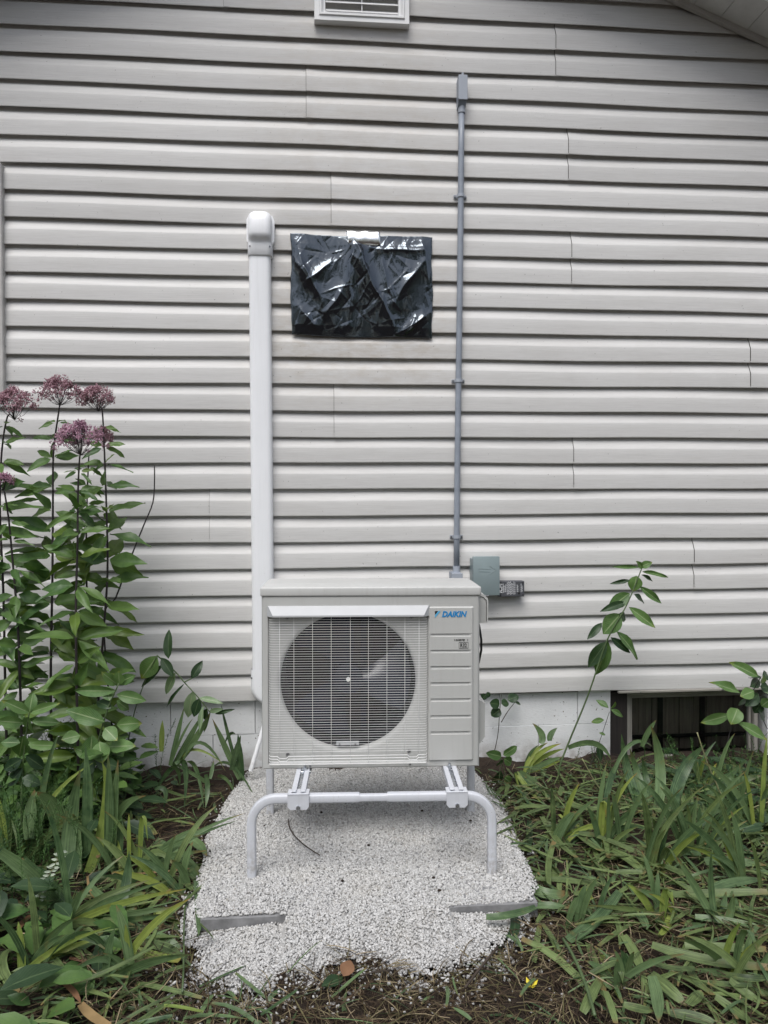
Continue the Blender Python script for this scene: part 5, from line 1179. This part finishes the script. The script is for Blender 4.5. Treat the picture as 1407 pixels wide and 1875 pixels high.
for pts, w_, mt in [
    ([(430, 1125), (570, 1020), (682, 888)], 62, 'iris'), ([(638, 978), (680, 1070), (680, 1172)], 32, 'cut'), ([(838, 1148), (1100, 1220), (1405, 1258)], 52, 'cut'), ([(820, 1222), (930, 1260), (1052, 1262)], 34, 'cut'), ([(528, 1140), (565, 1250), (602, 1372)], 52, 'cut'), ([(578, 1160), (630, 1290), (690, 1432)], 36, 'iris_yel'), ([(618, 1352), (720, 1320), (822, 1288)], 60, 'iris'), ([(838, 1300), (865, 1410), (872, 1530)], 62, 'iris'), ([(832, 1288), (930, 1370), (1012, 1452)], 62, 'cut'), ([(800, 1305), (805, 1380), (800, 1455)], 44, 'cut'), ([(928, 1280), (1040, 1330), (1135, 1392)], 44, 'cut'), ([(612, 1372), (640, 1450), (662, 1532)], 42, 'cut'), ([(220, 835), (300, 890), (415, 902)], 60, 'iris'), ([(28, 1012), (150, 1000), (272, 962)], 44, 'iris'), ([(250, 960), (340, 955), (440, 970)], 40, 'iris'), ([(335, 850), (335, 740), (362, 642)], 36, 'cut'), ([(580, 510), (610, 620), (625, 722)], 36, 'cut'), ([(780, 852), (805, 740), (822, 648)], 32, 'cut'), ([(940, 902), (1160, 895), (1405, 888)], 44, 'cut'), ([(965, 702), (1030, 695), (1085, 715)], 48, 'iris'), ([(262, 1232), (275, 1140), (292, 1048)], 36, 'cut'), ([(402, 1250), (370, 1150), (300, 1040)], 44, 'cut'), ([(1000, 1150), (1200, 1160), (1400, 1170)], 44, 'cut'), ([(1050, 1010), (1200, 1030), (1400, 1060)], 36, 'iris'), ([(1180, 1290), (1300, 1310), (1400, 1310)], 34, 'cut'), ([(1060, 1330), (1200, 1340), (1330, 1345)], 30, 'cut'), ([(1220, 1320), (1310, 1390), (1390, 1440)], 44, 'cut'), ([(1020, 1440), (1060, 1400), (1080, 1370)], 56, 'cut'), ([(700, 1440), (780, 1460), (850, 1470)], 44, 'cut'), ([(430, 560), (520, 640), (600, 690)], 40, 'cut'), ([(480, 600), (560, 610), (640, 600)], 36, 'cut'), ([(640, 680), (740, 740), (800, 800)], 46, 'cut'), ([(300, 520), (380, 640), (470, 720)], 40, 'cut'), ([(240, 540), (240, 620), (230, 700)], 40, 'milk_dark'), ([(700, 1100), (760, 1200), (790, 1290)], 52, 'cut'), ([(500, 1480), (540, 1400), (590, 1310)], 52, 'cut'), ([(900, 760), (1000, 800), (1120, 830)], 46, 'cut'), ([(720, 930), (780, 1000), (810, 1060)], 50, 'iris'), ([(880, 1100), (920, 1040), (920, 980)], 40, 'iris_yel'), ([(540, 1290), (640, 1240), (700, 1230)], 36, 'cut'), ([(1100, 740), (1240, 740), (1400, 760)], 50, 'iris'), ([(1120, 880), (1250, 840), (1400, 830)], 46, 'iris'), ([(460, 900), (520, 880), (560, 830)], 34, 'cut'), ([(420, 450), (520, 480), (600, 470)], 36, 'cut'), ([(1010, 1180), (1040, 1300), (1130, 1380)], 40, 'cut'), ([(1150, 1400), (1260, 1480), (1330, 1530)], 46, 'cut'), ([(930, 1480), (1050, 1500), (1140, 1530)], 50, 'cut')]:
    loose(zR, pts, w_, mt, LR, GR, lift=random.uniform(0.015, 0.05))
LL, GL = 'cut green iris leaf lying among the clippings left of the gravel', 'cut leaves left of the gravel'
for pts, w_, mt in [
    ([(765, 828), (780, 930), (805, 1035)], 60, 'cut'), ([(722, 688), (790, 760), (852, 832)], 48, 'cut'), ([(850, 868), (1060, 1030), (1208, 1268)], 76, 'iris'), ([(1075, 1085), (1092, 1240), (1088, 1392)], 48, 'iris'), ([(995, 838), (1080, 880), (1135, 952)], 60, 'iris'), ([(638, 1440), (820, 1490), (985, 1522)], 54, 'iris_yel'), ([(778, 1420), (900, 1450), (1000, 1502)], 64, 'cut'), ([(850, 1380), (930, 1420), (1000, 1470)], 50, 'iris'), ([(540, 1572), (570, 1450), (655, 1320)], 96, 'milk_dark'), ([(132, 1420), (10, 1520), (95, 1702)], 56, 'cut'), ([(620, 1228), (690, 1245), (752, 1240)], 40, 'cut'), ([(800, 1280), (860, 1190), (940, 1130)], 40, 'cut'), ([(620, 870), (650, 960), (682, 1050)], 44, 'iris_yel'), ([(680, 1200), (740, 1170), (800, 1150)], 60, 'cut'), ([(420, 1330), (500, 1390), (560, 1450)], 60, 'cut'), ([(560, 1300), (640, 1310), (740, 1330)], 50, 'cut'), ([(840, 1260), (890, 1250), (930, 1245)], 36, 'iris_yel'), ([(760, 1200), (850, 1150), (950, 1080)], 40, 'cut'), ([(700, 1330), (800, 1350), (900, 1330)], 60, 'iris'), ([(600, 1640), (700, 1570), (800, 1540)], 60, 'cut'), ([(900, 980), (960, 940), (1010, 890)], 40, 'cut'), ([(500, 1120), (560, 1180), (640, 1230)], 50, 'iris'), ([(310, 1640), (430, 1600), (560, 1580)], 60, 'milk_dark'), ([(900, 1770), (1000, 1780), (1115, 1806)], 22, 'iris_yel'), ([(960, 1060), (1030, 1110), (1060, 1140)], 40, 'cut')]:
    loose(zB, pts, w_, mt, LL, GL, lift=random.uniform(0.015, 0.05))
LD, GD = 'dry brown curled leaf lying among the clippings left of the gravel', 'dry leaves left of the gravel'
for pts, w_ in [([(340, 1640), (400, 1690), (445, 1762)], 50), ([(535, 960), (560, 920), (608, 890)], 46), ([(700, 1050), (850, 1040), (1040, 1020)], 18), ([(480, 1060), (500, 1150), (560, 1200)], 26), ([(100, 1350), (130, 1310), (170, 1275)], 50), ([(440, 1760), (510, 1830), (600, 1880)], 80), ([(740, 1110), (780, 1090), (830, 1070)], 40), ([(380, 1510), (430, 1520), (480, 1530)], 24)]:
    loose(zB, pts, w_, 'orange' if w_ in (50, 40, 24) else 'dried', LD, GD, kind='dry_leaf', lift=0.05)
loose(zR, [(385, 510), (470, 565), (592, 582)], 26, 'iris_yel', 'yellowed iris leaf lying on the clippings right of the gravel', None)
o = loose(zR, [(158, 990), (170, 1060), (138, 1125)], 54, 'milk_dark', 'dark wilted leaf hanging over the right end of the concrete paver', None)
zF = zone(300, 1560, 0.4975)
def flat_leaf(name, label, bx, by, tx, ty, w_px, mat, z=0.03):
    b = Vector(G(*zF(bx, by), z)); t = Vector(G(*zF(tx, ty), z+0.012)); root = None
    o = put_leaf(None, b, t, w_px*0.4975*2.2/F*1.2, (0.1, -0.45, 1), 'milk', mat, name); return tag(o, label, 'leaf')
flat_leaf('fallen_leaf', 'dry orange brown leaf at the front edge of the gravel', 662, 458, 690, 398, 44, 'orange', 0.04)
flat_leaf('fallen_leaf', 'dark green leaf on the soil at the front edge of the gravel', 660, 462, 582, 492, 36, 'milk_dark', 0.03)
# stalks, twigs and crumbs
def loose_stem(name, label, zf, pts, r, mat, lift=0.02, cat='stalk'):
    P = [Vector(G(*zf(x, y), lift+0.01*math.sin(i))) if abs(lift) < 1 else None for i, (x, y) in enumerate(pts)]
    mb = MB(); path = bez(P, 10); mb.tube([p-path[0] for p in path], r, 6); return tag(mb.build(name, M[mat], None, smooth=True, loc=path[0]), label, cat)
def tall_stem(name, label, zf, pts, Y, r, mat):
    P = [Vector(at(*zf(x, y), Y)) for x, y in pts]; root = empty(name, (P[0].x, P[0].y, 0), label, 'stalk'); poly_stem(root, P, r, r*0.6, mat); return root
zS = zone(420, 1380, 0.3838)
loose_stem('twig', 'thin dark twig lying on the gravel under the stand', zS, [(283, 315), (275, 395), (432, 485)], 0.0022, 'twig', 0.06, 'twig')
tall_stem('bent_stalk', 'pale bent weed stalk leaning over the right clippings', zR, [(1300, 900), (1262, 640), (1170, 400), (1110, 260), (1060, 110)], -0.80, 0.0042, 'stem_pale')
tall_stem('bent_stalk', 'thin green stalk slanting across the clippings beside the foundation', zR, [(805, 660), (640, 460), (560, 350), (498, 238)], -0.50, 0.0034, 'stem_pale')
tall_stem('cut_stalk', 'dark cut stalk standing upright in the right clippings', zR, [(690, 1065), (695, 930), (708, 800), (720, 690)], -1.05, 0.0050, 'twig')
tall_stem('bent_stalk', 'thin pale stalk reaching in from the right edge', zR, [(1130, 560), (1230, 530), (1330, 480), (1420, 445)], -0.75, 0.0030, 'stem_pale')
loose_stem('cut_stalk', 'long green stalk curving down through the clippings right of the gravel', zR, [(405, 1120), (500, 1260), (560, 1495)], 0.0045, 'stem', 0.05)
loose_stem('cut_stalk', 'thin brown vine stem trailing along the left edge of the gravel', zB, [(1040, 1150), (990, 1260), (1020, 1420), (1000, 1700)], 0.0030, 'stem', 0.03)
loose_stem('root', 'dark root lying at the rear left edge of the gravel', zB, [(1100, 760), (1250, 700), (1420, 670)], 0.0045, 'twig', 0.03, 'root')
loose_stem('cut_stalk', 'dark thin stalk on the soil at the front right of the gravel', zF, [(1230, 350), (1170, 420), (1110, 500)], 0.0035, 'twig', 0.03)
loose_stem('twig', 'short brown twig across the soil at the front of the gravel', zF, [(655, 490), (740, 440), (836, 436)], 0.0022, 'twig', 0.03, 'twig')
# a silvery sprig and a yellow petal
p0 = Vector(at(*zB(205, 1200), -1.3)); sp_ = empty('silvery_sprig', (p0.x, p0.y, 0), 'pale silvery sprig of tiny leaves in the left bed', 'plant')
P = [Vector(at(*zB(x, y), -1.3)) for x, y in ((205, 1200), (250, 1090), (290, 1020), (340, 925))]; poly_stem(sp_, P, 0.0014, 0.0008, 'stem_pale')
pth = bez(P, 12)
for i, p in enumerate(pth):
    for s_ in (-1, 1):
        d = Vector((s_*0.8, random.uniform(-0.4, 0.2), random.uniform(-0.3, 0.5))); put_leaf(sp_, p, p+d*0.024, 0.008, (0, -1, 0.4), 'milk', 'grey_leaf')
c = Vector(G(*zF(1352, 498), 0.03)); q = MB()
for i in range(4):
    a = i*1.6+0.3; d = Vector((math.cos(a), math.sin(a), 0.5)); s_ = d.cross(Vector((0, 0, 1))).normalized()
    q.add([c*0, d*0.014+s_*0.006, d*0.022+Vector((0, 0, 0.004)), d*0.014-s_*0.006], [(0, 1, 2, 3)])
tag(q.build('yellow_petal', M['yellow'], None, loc=c), 'single small yellow blossom on the dark soil right of the gravel', 'blossom')
for i, (x, y) in enumerate(((1152, 320), (665, 437), (1003, 652), (540, 607), (975, 592), (170, 345), (920, 272), (440, 280))):
    c = Vector(G(*zS(x, y), 0.056)); q = MB(); bm = bmesh.new(); bmesh.ops.create_icosphere(bm, subdivisions=1, radius=0.0055)
    for v_ in bm.verts: v_.co = Vector((v_.co.x*random.uniform(0.8, 1.5), v_.co.y*random.uniform(0.8, 1.3), v_.co.z*random.uniform(0.5, 0.9)))
    q.bm(bm); tag(q.build('soil_crumb', M['soil'], None, loc=c), 'small dark crumb of soil lying on the white gravel', 'soil crumb', 'soil crumbs on the gravel')

# ------------------------------------------------------------------ what nobody could count: chopped leaves, straw, feathery undergrowth
def soil_z(x, y): return float(soil_h(x, y))+float(heap(x, y))
def scatter(n, region, lmin, lmax, wmin, wmax, name, mat, label, cat, seed, lay=0.35, hump=0.02, seg=4):
    rg = random.Random(seed); mb = MB(); k = 0
    while k < n:
        x, y, dens, hz = region(rg)
        if rg.random() > dens: continue
        k += 1; L = rg.uniform(lmin, lmax); a = rg.uniform(0, 6.283); el = rg.uniform(-0.1, 1)*lay
        z = soil_z(x, y)+rg.random()**1.5*hz+0.004; p0 = Vector((x, y, z)); d = Vector((math.cos(a), math.sin(a), 0))
        p2 = p0+d*L*math.cos(el)+Vector((0, 0, L*math.sin(el)*0.6)); p1 = (p0+p2)*0.5+Vector((rg.uniform(-1, 1)*L*0.15, rg.uniform(-1, 1)*L*0.15, rg.uniform(0, hump)))
        if p2.y > -0.02: continue
        ribbon(mb, bez([p0, p1, p2], seg), rg.uniform(wmin, wmax), d.cross(Vector((rg.uniform(-0.7, 0.7), rg.uniform(-0.7, 0.7), 1))), 0.5, 0.2, rg.random(), rg.random() < 0.6)
    return tag(mb.build(name, M[mat], None, smooth=True), label, cat, kind='stuff')
def in_gravel(x, y, pad=0.0):
    return bool(inside(np.array([x]), np.array([y]))[0]) and float(edge_dist(np.array([x]), np.array([y]))[0]) > pad
def reg_right(rg):
    x = rg.uniform(0.72, 2.3); y = rg.uniform(-2.0, -0.12)
    d = 0.0 if in_gravel(x, y, 0.03) else 1.0
    if y < -1.45-0.25*(x-0.75) and x < 1.0: d *= 0.22
    if y > -0.35 and x < 1.25: d *= 0.25
    return x, y, d, 0.032
def reg_left(rg):
    x = rg.uniform(-1.7, -0.36); y = rg.uniform(-2.0, -0.1)
    d = 0.0 if in_gravel(x, y, 0.03) else 1.0
    if x > -0.66 and y > -0.85: d *= 0.18
    return x, y, d, 0.035
def reg_front(rg):
    x = rg.uniform(-0.6, 1.5); y = rg.uniform(-2.05, -1.2)
    return x, y, (0.0 if in_gravel(x, y, 0.05) else 1.0), 0.02
def reg_all(rg):
    x = rg.uniform(-1.6, 2.2); y = rg.uniform(-2.05, -0.1)
    return x, y, (0.0 if in_gravel(x, y, 0.03) else 1.0), 0.03
scatter(520, reg_right, 0.07, 0.30, 0.010, 0.024, 'leaf_clippings', 'cut', 'broad chopped iris leaves heaped right of the gravel', 'clippings', 66, 0.22)
scatter(1000, reg_right, 0.05, 0.24, 0.003, 0.012, 'leaf_clippings', 'cut', 'heap of chopped green iris leaves right of the gravel', 'clippings', 61, 0.28)
scatter(260, reg_left, 0.07, 0.26, 0.010, 0.024, 'leaf_clippings', 'cut', 'broad chopped iris leaves heaped left of the gravel', 'clippings', 67, 0.22)
scatter(800, reg_left, 0.05, 0.22, 0.003, 0.013, 'leaf_clippings', 'cut', 'heap of chopped green leaves left of the gravel', 'clippings', 62, 0.28)
scatter(1500, reg_all, 0.04, 0.18, 0.003, 0.012, 'old_leaf_litter', 'iris', 'dark green leaf scraps over the soil on both sides of the gravel', 'leaf litter', 64, 0.35)
scatter(9000, reg_all, 0.03, 0.14, 0.0012, 0.0035, 'dry_grass', 'straw', 'dry brown grass and root fibres over the dark soil', 'dry grass', 63, 0.25, 0.012, 3)
scatter(6500, reg_front, 0.02, 0.10, 0.0010, 0.0030, 'straw_litter', 'straw', 'fine straw and root fibres on the soil in front of the gravel', 'straw', 65, 0.25, 0.012, 3)
def feathery(n, region, hmin, hmax, name, mat, label, seed, leaf=0.02, wid=0.004, step=0.012):
    rg = random.Random(seed); mb = MB(); k = 0
    while k < n:
        x, y, dens, _ = region(rg)
        if rg.random() > dens: continue
        k += 1; h = rg.uniform(hmin, hmax); a = rg.uniform(0, 6.28); lean = rg.uniform(0.05, 0.5)*h
        p0 = Vector((x, y, soil_z(x, y)-0.01)); p2 = p0+Vector((math.cos(a)*lean, min(math.sin(a)*lean, -0.03-y), h)); p1 = p0+Vector((0, 0, h*0.6)); path = bez([p0, p1, p2], max(4, int(h/step)))
        r = rg.random(); mb.tube(path[::3]+[path[-1]], 0.0011, 3, caps=False, r=r)
        for i, p in enumerate(path[2:]):
            for q in range(3):
                aa = i*2.4+q*2.1+rg.uniform(-0.4, 0.4); d = Vector((math.cos(aa), math.sin(aa), rg.uniform(0.1, 0.9))).normalized(); L = leaf*rg.uniform(0.6, 1.2); s_ = d.cross(Vector((0.2, 0.1, 1))).normalized()*wid*0.5
                e = p+d*L; mb.add([p, p+d*L*0.5+s_, e, p+d*L*0.5-s_], [(0, 1, 2, 3)], [(0.5, 0), (1, 0.5), (0.5, 1), (0, 0.5)], r)
    return tag(mb.build(name, M[mat]), label, 'undergrowth', kind='stuff')
def reg_fl(rg):
    x = rg.uniform(-1.65, -0.72); y = rg.uniform(-1.5, -0.12); return x, y, (1.0 if x < -0.95 else 0.35)*(1.0 if y > -1.25 else 0.4), 0
def reg_fr(rg):
    x = rg.uniform(1.25, 2.35); y = rg.uniform(-0.85, -0.06); return x, y, 1.0 if x > 1.6 else 0.4, 0
feathery(420, reg_fl, 0.10, 0.36, 'feathery_weeds', 'feather', 'mass of fine feathery green weeds in the left bed', 71)
feathery(210, reg_fr, 0.04, 0.16, 'feathery_weeds', 'feather', 'low fine green weeds in front of the basement window', 72)
# broad low leaves filling the dark bed on the left and at the right edge
def broad(n, region, name, mat, label, seed, Lr=(0.06, 0.15), hz=(0.02, 0.16)):
    rg = random.Random(seed); mb = MB(); k = 0
    while k < n:
        x, y, dens, _ = region(rg)
        if rg.random() > dens: continue
        k += 1; L = rg.uniform(*Lr); a = rg.uniform(0, 6.28); p = Vector((x, y, soil_z(x, y)+rg.uniform(*hz))); d = Vector((math.cos(a), math.sin(a), rg.uniform(-0.5, 0.5))).normalized()
        if (p+d*L).y > -0.03: continue
        s_ = d.cross(Vector((rg.uniform(-0.3, 0.3), -0.35, 1))).normalized(); nn = s_.cross(d); w_ = L*rg.uniform(0.16, 0.26); vs_, uv = [], []
        for i, (t, ww) in enumerate(((0, 0.05), (0.2, 0.75), (0.45, 1.0), (0.75, 0.7), (1, 0.03))):
            for u_ in (-1, 0, 1): vs_.append(p+d*L*t+s_*w_*ww*u_+nn*(abs(u_)*0.25*w_*ww-0.18*L*t*t)); uv.append((0.5+0.5*u_, t))
        mb.add(vs_, [(i*3+j, i*3+j+1, i*3+j+4, i*3+j+3) for i in range(4) for j in range(2)], uv, rg.random())
    return tag(mb.build(name, M[mat], None, smooth=True), label, 'undergrowth', kind='stuff')
def reg_bl(rg):
    x = rg.uniform(-1.6, -0.62); y = rg.uniform(-2.0, -0.2); return x, y, 1.0 if x < -0.78 else 0.3, 0
def reg_bl2(rg):
    x = rg.uniform(-1.2, -0.55); y = rg.uniform(-1.95, -1.35); return x, y, 1.0, 0
def reg_bw(rg):
    x = rg.uniform(-1.55, -0.78); y = rg.uniform(-0.75, -0.15); return x, y, 1.0, 0
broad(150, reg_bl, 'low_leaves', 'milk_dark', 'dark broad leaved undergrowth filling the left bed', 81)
broad(70, reg_bl2, 'low_leaves', 'joe', 'broad green leaves piled at the bottom left corner', 82, hz=(0.01, 0.10))
broad(230, reg_bw, 'low_leaves', 'joe', 'shaded leaves at the foot of the flowering weeds by the wall', 83, hz=(0.03, 0.34))
def reg_br(rg):
    x = rg.uniform(1.5, 2.3); y = rg.uniform(-1.2, -0.12); return x, y, 1.0, 0
broad(150, reg_br, 'low_leaves', 'milk_dark', 'dark low leaves among the clippings at the right edge', 84, Lr=(0.04, 0.11), hz=(0.01, 0.08))
